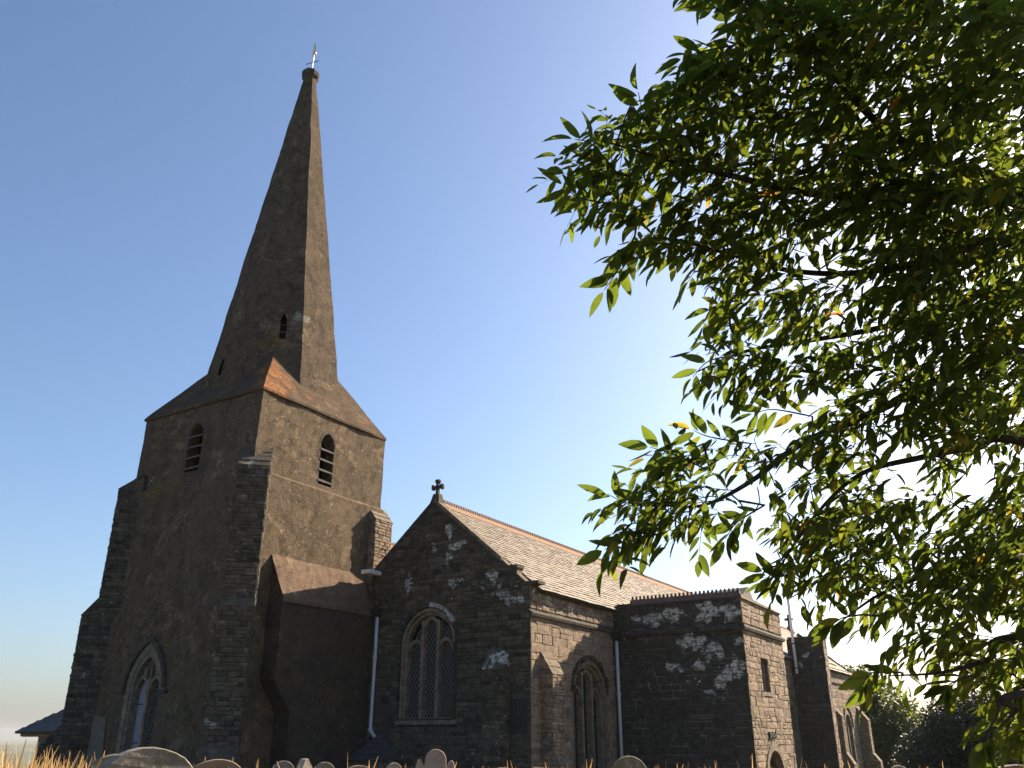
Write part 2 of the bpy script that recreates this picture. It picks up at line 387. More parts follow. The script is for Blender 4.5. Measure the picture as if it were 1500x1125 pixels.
# ------------------------------------------------------------------ ground and hills
def sstep(a, b, x):
    t = min(1, max(0, (x-a)/(b-a))); return t*t*(3-2*t)
def ground_z(x, y):
    d = math.hypot(x, y)
    z = .55*sstep(2.2, 4.6, d) - 1.75*sstep(19, 26.5, d)
    z -= 45*sstep(75, 700, d)
    if d > 900:
        q = Vector((x, y, 0))
        z += 49*sstep(1200, 3300, d)*(.78+.45*noise.noise(q*.0011)) + 5*noise.noise(q*.004)
        z -= 30*sstep(4200, 8000, d)
    z += .05*noise.noise(Vector((x*.5, y*.5, 3)))*(1 if d < 60 else 0)
    return z
rs = [0,1,2,2.6,3.2,3.8,4.6,6,8,10,12,14,16,18,19.5,21,22.5,24,25.5,27,30,35,42,50,60,75,100,150,220,320,450,600,800,1050,1300,1600,1900,2200,2500,2800,3100,3400,3800,4300]
NA = 144; gm = MB(); gv = [(0,0,ground_z(0,0))]; gf = []
for r in rs[1:]:
    for k in range(NA):
        a = 2*math.pi*k/NA; x, y = r*math.cos(a), r*math.sin(a); gv.append((x, y, ground_z(x, y)))
for k in range(NA): gf.append((0, 1+k, 1+(k+1) % NA))
for i in range(len(rs)-2):
    for k in range(NA):
        k2 = (k+1) % NA; gf.append((1+i*NA+k, 1+(i+1)*NA+k, 1+(i+1)*NA+k2, 1+i*NA+k2))
gm.add(gv, gf)
m = NT('dry_grass_and_fields'); n1 = m.noise(1.3, 6, .7); nf = m.n('ShaderNodeTexVoronoi'); m.set(nf.inputs['Vector'], m.pos); nf.inputs['Scale'].default_value = .006
col = m.mix(m.ramp(n1, .3, .7), (.06,.055,.022), (.15,.115,.05))
ld = m.n('ShaderNodeVectorMath', operation='LENGTH'); m.set(ld.inputs[0], m.pos)
fc = m.mix(m.ramp(nf.outputs['Color'], .35, .6), (.045,.075,.022), (.15,.125,.05))
fc = m.mix(m.ramp(m.noise(.012, 5, .7), .5, .6), fc, (.02,.035,.014))
m.bump(n1, .6, .06)
gmat = m.base(m.mix(m.ramp(m.math('MULTIPLY', ld.outputs['Value'], .005), .2, .45), col, fc), .95, .1)
tag(gm.build('ground', gmat, smooth=True), 'dry grassy churchyard ground falling away to far fields and hills', 'ground', kind='structure')

# ================================================================== CHURCH
church = empty('church', (24, 18, -1.2))
tag(church, 'old stone parish church with rendered tower and tall broach spire', 'church')
CH = Matrix.Translation(church.location).inverted()
def part(mb, name, mat, parent=None, smooth=False):
    o = mb.build(name, mat, parent or church, smooth)
    if parent is None: o.matrix_parent_inverse = CH
    return o

def gridwall(mb, fr, us, vs, hole=None, inset=None, off=0, split=.3):
    """subdivided wall; hole = (u0,u1,v0,v1) left open; inset(v) narrows both ends"""
    def fine(L):
        out = []
        for a, b in zip(L, L[1:]):
            n = max(1, int(round((b-a)/split)))
            out += [a+(b-a)*i/n for i in range(n)]
        return out+[L[-1]]
    U = fine(us); V = fine(vs); nu = len(U); vsx = []; fs = []
    for v in V:
        for u in U: vsx.append(fr.p(u, v, off))
    for j in range(len(V)-1):
        for i in range(nu-1):
            if hole:
                cu, cv = (U[i]+U[i+1])/2, (V[j]+V[j+1])/2
                if any(h[0] < cu < h[1] and h[2] < cv < h[3] for h in hole): continue
            f = (j*nu+i, j*nu+i+1, (j+1)*nu+i+1, (j+1)*nu+i)
            fs.append(f[::-1] if fr.flip else f)
    mb.add(vsx, fs)

ZS, ZL, GB = 9.80, 5.48, -1.5      # string course, lower set-off, base
fw_t, fs_t = west(X0), south(Y0)
BW = (24.33, .74, 10.13, 11.42, 11.88)      # west belfry: centre, width, sill, spring, apex
BS = (21.58, .68, 9.95, 11.42, 11.90)
TW = (24.63, 1.45, .4, 3.05, 4.18)          # tower west window
tm = MB()
PO = .15
hb = (BW[0]-.62, BW[0]+.62, BW[2]-.12, BW[4]+.2); hs = (BS[0]-.58, BS[0]+.58, BS[2]-.02, BS[4]+.2)
hw = (TW[0]-1.15, TW[0]+1.15, -.2, 4.6)
gridwall(tm, fw_t, [Y0,hb[0],hb[1],Y1], [ZS,hb[2],hb[3],ZT], [hb])
gridwall(tm, fs_t, [X0,hs[0],hs[1],X1], [ZS,hs[2],hs[3],ZT], [hs])
gridwall(tm, Frame((0,Y1,0),(1,0,0),(0,1,0)), [X0,X1], [GB,ZT])
gridwall(tm, Frame((X1,0,0),(0,1,0),(1,0,0)), [Y0,Y1], [GB,ZT])
fw2, fs2 = west(X0-PO), south(Y0-PO)
gridwall(tm, fw2, [Y0-PO,Y1+PO], [ZL,ZS-.12])
gridwall(tm, fs2, [X0-PO,X1+.02], [GB,ZS-.12])
fw3 = west(X0-PO-.12)
gridwall(tm, fw3, [Y0-PO,hw[0],hw[1],Y1+PO], [GB,hw[2],hw[3],ZL-.12], [hw])
for a in (0,):   # sloping offsets
    n = 22
    for i in range(n):
        ya, yb = Y0-PO+(Y1-Y0+2*PO)*i/n, Y0-PO+(Y1-Y0+2*PO)*(i+1)/n
        tm.quad((X0-PO,ya,ZS-.12),(X0-PO,yb,ZS-.12),(X0,yb,ZS),(X0,ya,ZS))
        tm.quad((X0-PO-.12,ya,ZL-.12),(X0-PO-.12,yb,ZL-.12),(X0-PO,yb,ZL),(X0-PO,ya,ZL))
        xa, xb = X0-PO+(X1-X0+PO)*i/n, X0-PO+(X1-X0+PO)*(i+1)/n
        tm.quad((xa,Y0-PO,ZS-.12),(xb,Y0-PO,ZS-.12),(xb,Y0,ZS),(xa,Y0,ZS))
tm.quad((X0-PO,Y1+PO,GB),(X0-PO,Y1,GB),(X0-PO,Y1,ZS-.1),(X0-PO,Y1+PO,ZS-.1))
tv = []
for p in tm.v:
    P = Vector(p); wgt = 1.
    for ax_, h in ((1, hb), (0, hs), (1, hw)):
        if (ax_ == 1 and abs(P.x-X0) > .4) or (ax_ == 0 and abs(P.y-Y0) > .3): continue
        u = P[ax_]; dd = max(h[0]-u, u-h[1], h[2]-P.z, P.z-h[3]); wgt = min(wgt, sstep(.01, .7, dd))
    tv.append(tuple(P+(noise.noise_vector(P*.6)*.05+noise.noise_vector(P*3)*.014)*wgt))
tm.v = tv
tower = part(tm, 'tower_wall', M['tower'])

def surround(name, fr, rect, ar, mat, off=.0, depth=.45):
    mb = MB(); u0,u1,v0,v1 = rect; e = 0.
    panel(mb, fr, [(u0-e,v0-e),(u1+e,v0-e),(u1+e,v1+e),(u0-e,v1+e)], [arch(*ar)], off, depth)
    return part(mb, name, mat)
def belfry(fr, rect, ar, off):
    w_ = surround('belfry_window', fr, rect, ar, M['tower'], off, .5)
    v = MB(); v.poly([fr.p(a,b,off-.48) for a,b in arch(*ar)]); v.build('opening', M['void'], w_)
    c, wd, z0, spg, apx = ar
    for k in range(4):
        z = z0+.10+k*.385
        b = MB(); h = wd/2+.02
        a_, b_ = (c-h, c+h)
        q = [fr.p(a_,z,off+.02), fr.p(b_,z,off+.02), fr.p(b_,z+.20,off-.34), fr.p(a_,z+.20,off-.34)]
        b.hexa(q, [p+Vector((0,0,.05)) for p in q])
        b.build('louvre', M['louvre'], w_)
    fo = MB(); O = arch(c, wd+.16, z0, spg, apx+.10)[2:]; I = arch(c, wd+.02, z0, spg, apx)[2:]
    ring(fo, fr, O, I, off-.02, off+.012); fo.build('arch_moulding', M['dressed_dark'], w_)
    return w_
belfry(fw_t, hb, BW, 0.)
belfry(fs_t, hs, BS, 0.)

# --- cornice band under the spire skirt
cm = MB()
OV = .06
for (a, b) in (((X0-OV,Y0-OV),(X1+OV,Y0-OV)),((X0-OV,Y1+OV),(X0-OV,Y0-OV)),((X1+OV,Y0-OV),(X1+OV,Y1+OV)),((X1+OV,Y1+OV),(X0-OV,Y1+OV))):
    pass
n = 20
sk = MB()
A3 = lambda z: 2.52+(0.26-2.52)*(z-13.6)/(29.8-13.6)
zb, za = 13.62, 14.95
def octp(z, k, cx=CX, cy=CY):
    r = A3(z)/math.cos(math.pi/8); a = math.pi/8+k*math.pi/4
    return Vector((cx+r*math.cos(a), cy+r*math.sin(a), z))
cor = [Vector((X1+OV,Y1+OV,ZT)),Vector((X0-OV,Y1+OV,ZT)),Vector((X0-OV,Y0-OV,ZT)),Vector((X1+OV,Y0-OV,ZT))]
da = A3(za)/math.sqrt(2)
apx = [Vector((CX+sx*da, CY+sy*da, za)) for sx, sy in ((1,1),(-1,1),(-1,-1),(1,-1))]
def tri_grid(mb, a, b, c, n=7):
    a, b, c = Vector(a), Vector(b), Vector(c); idx = {}; vs = []; fs = []
    for i in range(n+1):
        for j in range(n+1-i):
            idx[i,j] = len(vs); vs.append(a+(b-a)*(i/n)+(c-a)*(j/n))
    for i in range(n):
        for j in range(n-i):
            fs.append((idx[i,j],idx[i+1,j],idx[i,j+1]))
            if i+j < n-1: fs.append((idx[i+1,j],idx[i+1,j+1],idx[i,j+1]))
    mb.add(vs, fs)
# octagon corners at 22.5+45k degrees: 0:22.5 1:67.5 2:112.5 3:157.5 4:202.5 5:247.5 6:292.5 7:337.5
sides = [(0,1,1,2),(1,2,3,4),(2,3,5,6),(3,0,7,0)]     # corner i, corner j, octagon corner next to i, next to j
for i, j, oi, oj in sides:
    bi, bj = octp(zb-.1, oi), octp(zb-.1, oj)
    if i == 0: bi, bj = octp(zb-.1,1), octp(zb-.1,2)
    tri_grid(sk, cor[i], apx[i], bi, 8); tri_grid(sk, cor[j], bj, apx[j], 8)
    tri_grid(sk, cor[i], bi, bj, 8); tri_grid(sk, cor[i], bj, cor[j], 12)
    a, b = cor[i], cor[j]; ai = Vector((a.x+(OV+.05)*(1 if a.x < CX else -1), a.y+(OV+.05)*(1 if a.y < CY else -1), ZT)); bi2 = Vector((b.x+(OV+.05)*(1 if b.x < CX else -1), b.y+(OV+.05)*(1 if b.y < CY else -1), ZT))
    dz = Vector((0,0,-.09))
    for k in range(12):
        p, q = a.lerp(b, k/12), a.lerp(b, (k+1)/12); pi, qi = ai.lerp(bi2, k/12), ai.lerp(bi2, (k+1)/12)
        sk.quad(p+dz, q+dz, q, p); sk.quad(pi+dz*1.4, qi+dz*1.4, q+dz, p+dz)
sk.disp(.04, .8, .018, 3.2)
part(sk, 'spire_skirt', M['skirt'])

# --- octagonal spire with two slits left open in its faces
sp = MB()
zs = [13.3+ (29.8-13.3)*i/56 for i in range(57)]
LU = (15.45, 16.6); SL = (14.05, 14.75)
zs = sorted(set(zs+[LU[0],LU[1],SL[0],SL[1]]))
for k in range(8):
    # face between corner k and k+1 ; normal at 45*(k+1) deg
    for z, z2 in zip(zs, zs[1:]):
        a0, b0, a1, b1 = octp(z,k), octp(z,k+1), octp(z2,k), octp(z2,k+1)
        wid = (b0-a0).length
        hole = None
        if k == 4 and LU[0]-.001 <= z < LU[1]-.001: hole = (.60, .12)
        if k == 3 and SL[0]-.001 <= z < SL[1]-.001: hole = (.36, .08)
        ts = [0, .25, .5, .75, 1]
        if hole:
            h = hole[1]/wid; ts = [0, hole[0]-h-.2, hole[0]-h, hole[0]+h, hole[0]+h+.15, 1]
        for t, t2 in zip(ts, ts[1:]):
            if hole and abs((t+t2)/2-hole[0]) < 1e-6: continue
            sp.quad(a0.lerp(b0,t), a0.lerp(b0,t2), a1.lerp(b1,t2), a1.lerp(b1,t))
sp.disp(.045, .7, .016, 2.6)
spire = part(sp, 'spire', M['spire'])
def slit(k, zr, t, hw, pointed):
    z0, z1 = zr; zm = (z0+z1)/2
    c0 = octp(z0,k).lerp(octp(z0,k+1),t); c1 = octp(z1,k).lerp(octp(z1,k+1),t)
    u = (octp(z0,k+1)-octp(z0,k)).normalized(); nrm = Vector((math.cos((k+1)*math.pi/4), math.sin((k+1)*math.pi/4), 0))
    b = MB(); hw += .07
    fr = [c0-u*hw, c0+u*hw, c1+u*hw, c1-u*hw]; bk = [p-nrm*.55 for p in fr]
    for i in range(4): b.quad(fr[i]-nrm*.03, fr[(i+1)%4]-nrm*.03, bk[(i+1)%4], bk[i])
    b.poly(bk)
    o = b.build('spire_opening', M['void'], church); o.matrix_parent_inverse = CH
    e = MB(); hi = hw-.055
    if pointed:
        up = (c1-c0)
        pts_o = [c0-u*(hw+.10), c0+up*.72-u*(hw+.12), c0+up*.98-u*(hw*.55+.08), c0+up*1.12, c0+up*.98+u*(hw*.55+.08), c0+up*.72+u*(hw+.12), c0+u*(hw+.10)]
        pts_i = [c0-u*hi, c0+up*.74-u*hi, c0+up*.9-u*hi*.6, c0+up*.98, c0+up*.9+u*hi*.6, c0+up*.74+u*hi, c0+u*hi]
        n = 7; vs = [p+nrm*.025 for p in pts_o]+[p+nrm*.03 for p in pts_i]+[p-nrm*.08 for p in pts_o]+[p-nrm*.12 for p in pts_i]
        fs = []
        for i in range(6): fs += [(i,i+1,n+i+1,n+i),(2*n+i,2*n+i+1,i+1,i),(n+i,n+i+1,3*n+i+1,3*n+i)]
        e.add(vs, fs); e.build('surround', M['spire'], o)
        for q in (.3, .58):
            bar = MB(); bar.tube([c0+up*q-u*hw-nrm*.05, c0+up*q+u*hw-nrm*.05], .022, 5); bar.build('bar', M['dressed_dark'], o)
slit(4, LU, .60, .12, True)
slit(3, SL, .36, .08, False)

# --- finial cap, rod and weathervane
fc_ = MB(); zc = 29.72
prof = [(.27,0),(.40,.12),(.43,.28),(.36,.45),(.12,.50)]
vs = []; fs = []
for r, z in prof:
    for k in range(8): a = math.pi/8+k*math.pi/4; vs.append((CX+r*math.cos(a), CY+r*math.sin(a), zc+z))
for i in range(len(prof)-1):
    for k in range(8): fs.append((i*8+k, i*8+(k+1)%8, (i+1)*8+(k+1)%8, (i+1)*8+k))
fs.append(tuple(range(32,40))); fc_.add(vs, fs)
part(fc_, 'spire_finial', M['dressed_dark'])
vr = MB(); T = Vector((CX, CY, 30.15)); lean = Vector((.02,-.10,0))
vr.tube([T, T+Vector((.01,-.05,1.15))], .035, 8)
vane = part(vr, 'weathervane', M['white'])
b = MB(); b.tube([T+Vector((0,0,.02)), T+Vector((0,-.01,.24))], .055, 8); b.build('socket', M['iron'], vane)
b = MB(); c = T+Vector((0,-.03,.62)); b.tube([c+Vector((-.12,.3,-.06)), c+Vector((.1,-.28,.06))], .02, 6); b.build('cardinal_bar', M['iron'], vane)
b = MB(); c = T+Vector((.01,-.06,1.15))
ck = [(-.13,.0),(-.10,.12),(-.2,.16),(-.22,.26),(-.10,.24),(-.02,.2),(.06,.3),(.05,.52),(.11,.72),(.18,.76),(.16,.6),(.2,.42),(.17,.18),(.08,.04)]
vfr = Frame(c, (.55,.83,0), (.83,-.55,0)); extrude2d(b, vfr, ck, -.025, .025); b.build('cockerel', M['gold'], vane)
b = MB(); b.tube([c+Vector((0,-.02,-.04)), c+Vector((0,-.02,.05))], .09, 8); b.build('ball', M['gold'], vane)

# --- buttresses -------------------------------------------------------------
def buttress(name, corner, out, hw, prof, mat_s, mort, seed, hwl=None, lip=True):
    """prof: (d, z) from the top inner end down the outer face; extruded +-hw across `out`"""
    out = Vector((*out,0)).normalized(); acr = Vector((-out.y, out.x, 0))
    hl = hwl or hw
    mb = MB(); C = Vector((*corner,0))
    P = [(-.5, prof[0][1])]+prof+[(-.5, prof[-1][1])]
    L = [C+out*d+acr*hl+Vector((0,0,z)) for d,z in P]; Rr = [C+out*d-acr*hw+Vector((0,0,z)) for d,z in P]
    n = len(P); tri = tessellate_polygon([[Vector((d,z,0)) for d,z in P]])
    mb.add(L, [tuple(t) for t in tri]); mb.add(Rr, [tuple(t) for t in tri])
    for i in range(n-1): mb.quad(L[i], Rr[i], Rr[i+1], L[i+1])
    o = part(mb, name, mort)
    # outer faces and flanks get stones
    k = 0
    for (d0,z0),(d1,z1) in zip(prof, prof[1:]):
        k += 1
        if abs(d1-d0) < .02 and z0-z1 > .2:
            stones(Frame(C+out*d0, acr, out), [(-hw,z1),(hl,z1),(hl,z0),(-hw,z0)], o, mat_s, .09,.17,.2,.55, seed=seed+k)
    for s_, h in ((1,hl),(-1,hw)):
        fr = Frame(C+acr*(s_*h), out, acr*s_)
        for (d0,z0),(d1,z1) in zip(prof, prof[1:]):
            k += 1
            if z0-z1 < .05: continue
            stones(fr, [(-.35,z1),(d1,z1),(d0,z0),(-.35,z0)], o, mat_s, .09,.17,.2,.5, seed=seed+k)
    # weathering slabs
    for (d0,z0),(d1,z1) in zip(prof, prof[1:]):
        if abs(d1-d0) >= .02:
            s2 = MB(); ln = math.hypot(d1-d0, z1-z0); ex = (d1-d0)/ln*.03, (z1-z0)/ln*.03; nx, nz = -(z1-z0)/ln*.035, (d1-d0)/ln*.035
            rows = max(1, int(round(ln/.28)))
            for q in range(rows):
                ta, tb = q/rows, (q+1)/rows
                pa = (d0+(d1-d0)*ta, z0+(z1-z0)*ta); pb = (d0+(d1-d0)*tb+ex[0], z0+(z1-z0)*tb+ex[1])
                def pt(p, s_, k=0.): return C+out*(p[0]+nx*k)+acr*s_+Vector((0,0,p[1]+nz*k))
                jj = random.uniform(.8,1.4)
                sm = MB(); sm.hexa([pt(pa,-hw-.025), pt(pb,-hw-.025), pt(pb,hl+.025), pt(pa,hl+.025)],
                        [pt(pa,-hw-.02,.7), pt(pb,-hw-.02,jj), pt(pb,hl+.02,jj), pt(pa,hl+.02,.7)])
                sm.build('weathering_slab', M['coping' if mat_s == 'stone_warm' else mat_s], o)
    return o
SQ = math.sqrt(.5)
dprof = [(.0,10.15),(.42,9.78),(.42,6.0),(.86,5.42),(.86,2.0),(1.45,1.32),(1.45,-1.5)]
swp = [(-.55,10.62),(.36,9.75),(.36,5.55),(.50,5.30),(.50,1.45),(.85,1.05),(.85,-1.5)]
buttress('tower_buttress', (X0-.02,Y0-.02), (-SQ,-SQ), .44, swp, 'stone_butt', M['mortar_dark'], 11, hwl=.52)
buttress('tower_buttress', (X0,Y1), (-SQ,SQ), .48, [(-.3,10.35)]+dprof[1:], 'stone_butt', M['mortar_dark'], 31)
buttress('tower_buttress', (24.45,Y0), (0,-1), .49, [(-.05,9.78),(.40,9.2),(.40,5.5)], 'stone_warm', M['mortar_warm'], 51)

# --- tower west window ------------------------------------------------------
def lattice(fr, poly, off, sx, sz, wd, mat, parent):
    """diamond leading clipped to a convex light"""
    mb = MB(); ed = edges_of(poly)
    a0, a1 = min(p[0] for p in poly), max(p[0] for p in poly); b0, b1 = min(p[1] for p in poly), max(p[1] for p in poly)
    H = b1-b0; W = a1-a0
    for s_ in (1,-1):
        k = -int((W/sx)+(H/sz))-3
        while k < int(W/sx+H/sz)+4:
            # line: (a-a0)/sx*s + (b-b0)/sz = k
            pa, pb = (a0-.2, b0+sz*(k+s_*.2/sx)), (a1+.2, b0+sz*(k-s_*(W+.2)/sx))
            d = Vector((pb[0]-pa[0], pb[1]-pa[1])).normalized(); nx, ny = -d.y*wd/2, d.x*wd/2
            q = clip([(pa[0]-nx,pa[1]-ny),(pb[0]-nx,pb[1]-ny),(pb[0]+nx,pb[1]+ny),(pa[0]+nx,pa[1]+ny)], ed)
            if len(q) >= 3: extrude2d(mb, fr, q, off, off+.012)
            k += 1
    if mb.v: tag(mb.build('leading', mat, parent), kind='stuff')
def light_poly(c, wd, z0, spg, apx): return arch(c, wd, z0, spg, apx, 5)
def bar2(mb, fr, p, q, wd, o0, o1):
    d = Vector((q[0]-p[0], q[1]-p[1])).normalized(); nx, ny = -d.y*wd/2, d.x*wd/2
    extrude2d(mb, fr, [(p[0]-nx,p[1]-ny),(q[0]-nx,q[1]-ny),(q[0]+nx,q[1]+ny),(p[0]+nx,p[1]+ny)], o0, o1)
def arcbar(mb, fr, c, wd, spg, apx, t, o0, o1):
    O = arch(c, wd+t, 0, spg, apx+t*.6)[2:]; I = arch(c, wd-t, 0, spg, apx-t*.6)[2:]; ring(mb, fr, O, I, o0, o1)

tws = surround('tower_window', fw3, hw, TW, M['tower'], 0., .42)
c, wd, z0, spg, apx_ = TW
fm = MB(); ring(fm, fw3, arch(c,wd+.06,z0,spg,apx_+.05), arch(c,wd-.20,z0,spg,apx_-.17), -.30, -.02); fm.build('jamb', M['dressed'], tws)
fm = MB(); ring(fm, fw3, arch(c,wd+.40,z0,spg,apx_+.29), arch(c,wd-.02,z0,spg,apx_-.01), -.05, .02); fm.build('outer_order', M['dressed'], tws)
fm = MB(); ring(fm, fw3, arch(c,wd+.62,z0,spg-.05,apx_+.5)[2:], arch(c,wd+.38,z0,spg-.05,apx_+.28)[2:], -.02, .12)
for s_ in (-1,1): extrude2d(fm, fw3, [(c+s_*(wd/2+.19),spg-.14),(c+s_*(wd/2+.42),spg-.14),(c+s_*(wd/2+.42),spg-.03),(c+s_*(wd/2+.19),spg-.03)][::s_], -.02, .13)
fm.build('hood_mould', M['dressed_dark'], tws)
mm = MB(); bar2(mm, fw3, (c,z0), (c,3.35), .13, -.34, -.1); mm.build('mullion', M['dressed'], tws)
tr = MB()
for s_ in (-1,1):
    lc_ = c+s_*.32
    arcbar(tr, fw3, lc_, .56, 3.0, 3.42, .09, -.32, -.12)
    bar2(tr, fw3, (lc_,3.45), (lc_-s_*.02,3.72), .06, -.31, -.14)
bar2(tr, fw3, (c,3.3), (c,3.95), .06, -.31, -.14)
arcbar(tr, fw3, c, .5, 3.45, 3.92, .05, -.31, -.15)
tr.build('tracery', M['dressed'], tws)
for s_ in (-1,1):
    L = light_poly(c+s_*.32, .60, z0, 3.0, 3.45)
    pm = MB(); pm.poly([fw3.p(a,b,-.30) for a,b in L]); pm.build('pane', M['glass_sky' if s_ > 0 else 'glass'], tws)
    if s_ < 0: lattice(fw3, L, -.295, .14, .2, .016, M['lead'], tws)
    for z in (1.5, 2.62):
        bm_ = MB(); bm_.tube([fw3.p(c+s_*.06,z,-.27), fw3.p(c+s_*.6,z,-.27)], .014, 5); bm_.build('saddle_bar', M['iron'], tws)
pm = MB(); pm.poly([fw3.p(a,b,-.31) for a,b in arch(c,1.25,3.2,3.25,4.05)]); pm.build('tracery_pane', M['glass'], tws)
# cemented repair patch on the tower wall
rp = MB(); fp = [(26.05,.6),(26.25,1.9),(26.3,2.25),(27.0,2.32),(27.12,2.2),(27.14,.6)]
extrude2d(rp, fw3, fp, .012, .045); part(rp, 'repair_patch', mat_render('cement_patch', (.30,.275,.225), (.38,.345,.285), stain=(.22,.20,.165)))

# --- stair turret on the south side of the tower -----------------------------
TX0, TX1, TY, TZ = 19.4, 23.76, 20.4, 5.74
tu = MB(); fy = south(TY); fx = west(TX0)
gridwall(tu, fy, [TX0,TX1], [3.25,TZ])
gridwall(tu, fx, [TY,Y0], [3.25,TZ])
tri_grid(tu, (TX0,TY,TZ), (TX0,Y0,TZ), (TX0,Y0,7.1), 5)
gridwall(tu, south(TY), [20.15,TX1], [GB,2.37])
tu.quad((TX0,TY,3.25),(20.15,TY,2.37),(TX1,TY,2.37),(TX1,TY,3.25))
tu.quad((TX0,TY,3.25),(TX0,Y0,3.25),(20.15,Y0,2.37),(20.15,TY,2.37))
gridwall(tu, west(20.15), [TY,Y0], [GB,2.37])
tu.disp(.03, .8, .012, 3)
part(tu, 'stair_turret_wall', mat_render('turret_render', (.15,.123,.095), (.21,.172,.13), stain=(.07,.06,.048)))
tr_ = MB(); ov = .06
nU, nV = 22, 8
vs = []; fs = []
for j in range(nV+1):
    for i in range(nU+1):
        u = TX0-ov+(TX1-TX0+ov)*i/nU; t = j/nV; vs.append((u, TY-ov+(Y0-PO-TY+ov)*t, TZ-.04+(7.12-TZ+.04)*t))
for j in range(nV):
    for i in range(nU): fs.append((j*(nU+1)+i, j*(nU+1)+i+1, (j+1)*(nU+1)+i+1, (j+1)*(nU+1)+i))
tr_.add(vs, fs)
tr_.quad((TX0-ov,TY-ov,TZ-.04),(TX0-ov,TY-ov,TZ-.16),(TX1,TY-ov,TZ-.16),(TX1,TY-ov,TZ-.04))
tr_.quad((TX0-ov,TY-ov,TZ-.16),(TX1,TY-ov,TZ-.16),(TX1,TY+.05,TZ-.16),(TX0-ov,TY+.05,TZ-.16))
tr_.disp(.03, 1, .035, 4.5)
part(tr_, 'stair_turret_roof', M['roughslab'])
fl = MB(); fl.box(23.1,23.95,20.15,20.55,7.0,7.14); part(fl, 'lead_gutter', M['flash'])

# --- aisle: west gable wall --------------------------------------------------
AX, AY, AN = 23.76, 14.0, 20.6
RY, RZ = 17.89, 9.36           # ridge
EZ = 6.12
gab = [(AY,GB),(AN,GB),(AN,7.05),(RY,RZ),(AY,EZ)]
fA = west(AX)
WA = (17.95, 2.08, 2.2, 4.55, 5.62)
def poly_ccw(p): return p
aw = MB(); panel(aw, fA, gab, [arch(*WA)], 0, .5)
aisle_w = part(aw, 'aisle_gable_wall', M['mortar_dark'])
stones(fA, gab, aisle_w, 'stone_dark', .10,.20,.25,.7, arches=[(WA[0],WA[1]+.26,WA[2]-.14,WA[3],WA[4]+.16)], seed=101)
def window3(fr, W, parent_name, mat, hoodmat, tall_center=True, lat=True, glass='glass', seed=0):
    c, wd, z0, spg, apx_ = W
    fm = MB(); ring(fm, fr, arch(c,wd+.14,z0-.0,spg,apx_+.09), arch(c,wd-.03,z0,spg,apx_-.02), -.16, .025)
    o = part(fm, parent_name, mat)
    jm = MB(); ring(jm, fr, arch(c,wd-.03,z0,spg,apx_-.02), arch(c,wd-.20,z0,spg,apx_-.14), -.30, -.10); jm.build('inner_order', mat, o)
    sl_ = MB(); a0, a1 = c-wd/2-.16, c+wd/2+.16
    q = [fr.p(a0,z0-.16,.06),fr.p(a1,z0-.16,.06),fr.p(a1,z0-.16,-.3),fr.p(a0,z0-.16,-.3)]; t = [fr.p(a0,z0-.05,.06),fr.p(a1,z0-.05,.06),fr.p(a1,z0+.06,-.3),fr.p(a0,z0+.06,-.3)]
    sl_.hexa(q,t); sl_.build('sill', mat, o)
    lw = (wd-.28-2*.15)/3; x1 = lw/2+.075
    for s_ in (-1,1):
        mu = MB(); top = spg+ (arch_half(c,wd,z0,spg,apx_,spg+.01) and (apx_-spg)*.72)
        bar2(mu, fr, (c+s_*x1,z0), (c+s_*x1,top), .12, -.34, -.08); mu.build('mullion', mat, o)
    for s_ in (-1,1):
        hd = MB(); arcbar(hd, fr, c+s_*(x1+lw/2+.04), lw+.06, spg-.18, spg-.18+lw*.62, .09, -.33, -.12); hd.build('light_head', mat, o)
    hd = MB(); arcbar(hd, fr, c, lw+.06, apx_-.55, apx_-.22, .10, -.33, -.11); hd.build('light_head', mat, o)
    lights = [(arch(c,lw+.1,z0,apx_-.6,apx_-.2,5))]
    for s_ in (-1,1): lights.append(arch(c+s_*(x1+lw/2+.05),lw+.12,z0,spg-.2,spg-.2+lw*.62,5))
    for L in lights:
        p_ = MB(); p_.poly([fr.p(a,b,-.30) for a,b in L]); p_.build('pane', M[glass], o)
        if lat: lattice(fr, L, -.296, .135, .21, .013, M['lead'], o)
    for s_ in (-1,1):   # small upper lights
        q = [(c+s_*(x1+.05),spg+.16),(c+s_*(x1+lw*.95),spg+.16),(c+s_*(x1+lw*.75),spg+.42),(c+s_*(x1+.05),apx_-.35)]
        if s_ < 0: q = q[::-1]
        p_ = MB(); p_.poly([fr.p(a,b,-.302) for a,b in q]); p_.build('pane', M[glass], o)
        if lat: lattice(fr, q, -.298, .135, .21, .013, M['lead'], o)
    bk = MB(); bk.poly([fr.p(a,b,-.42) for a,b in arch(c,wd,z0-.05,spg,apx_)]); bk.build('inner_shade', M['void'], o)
    # hood of separate lichened stones
    O = arch(c,wd+.46,z0,spg,apx_+.28,9)[2:]; I = arch(c,wd+.22,z0,spg,apx_+.13,9)[2:]
    for i in range(len(O)-1):
        h = MB(); mid_ = lambda L, t: (L[i][0]+(L[i+1][0]-L[i][0])*t, L[i][1]+(L[i+1][1]-L[i][1])*t)
        ring(h, fr, [mid_(O,.1), mid_(O,.9)], [mid_(I,.06), mid_(I,.94)], -.03, .07+.025*((i*7)%3)); h.disp(.02, 3, .03, 7); h.build('hood_stone', hoodmat[(i*5+seed)%len(hoodmat)] if isinstance(hoodmat, list) else hoodmat, o)
    return o
hood_l = mat_simple('lichened_hood', (.16,.16,.15), (.62,.62,.60), 7, .9, .2, .9, .06)
aw_o = window3(fA, WA, 'aisle_west_window', M['dressed'], M['dressed_dark'])
for i, ch_ in enumerate([q for q in aw_o.children if q.name.startswith('hood_stone')]):
    if 9 <= i <= 14: ch_.data.materials[0] = hood_l

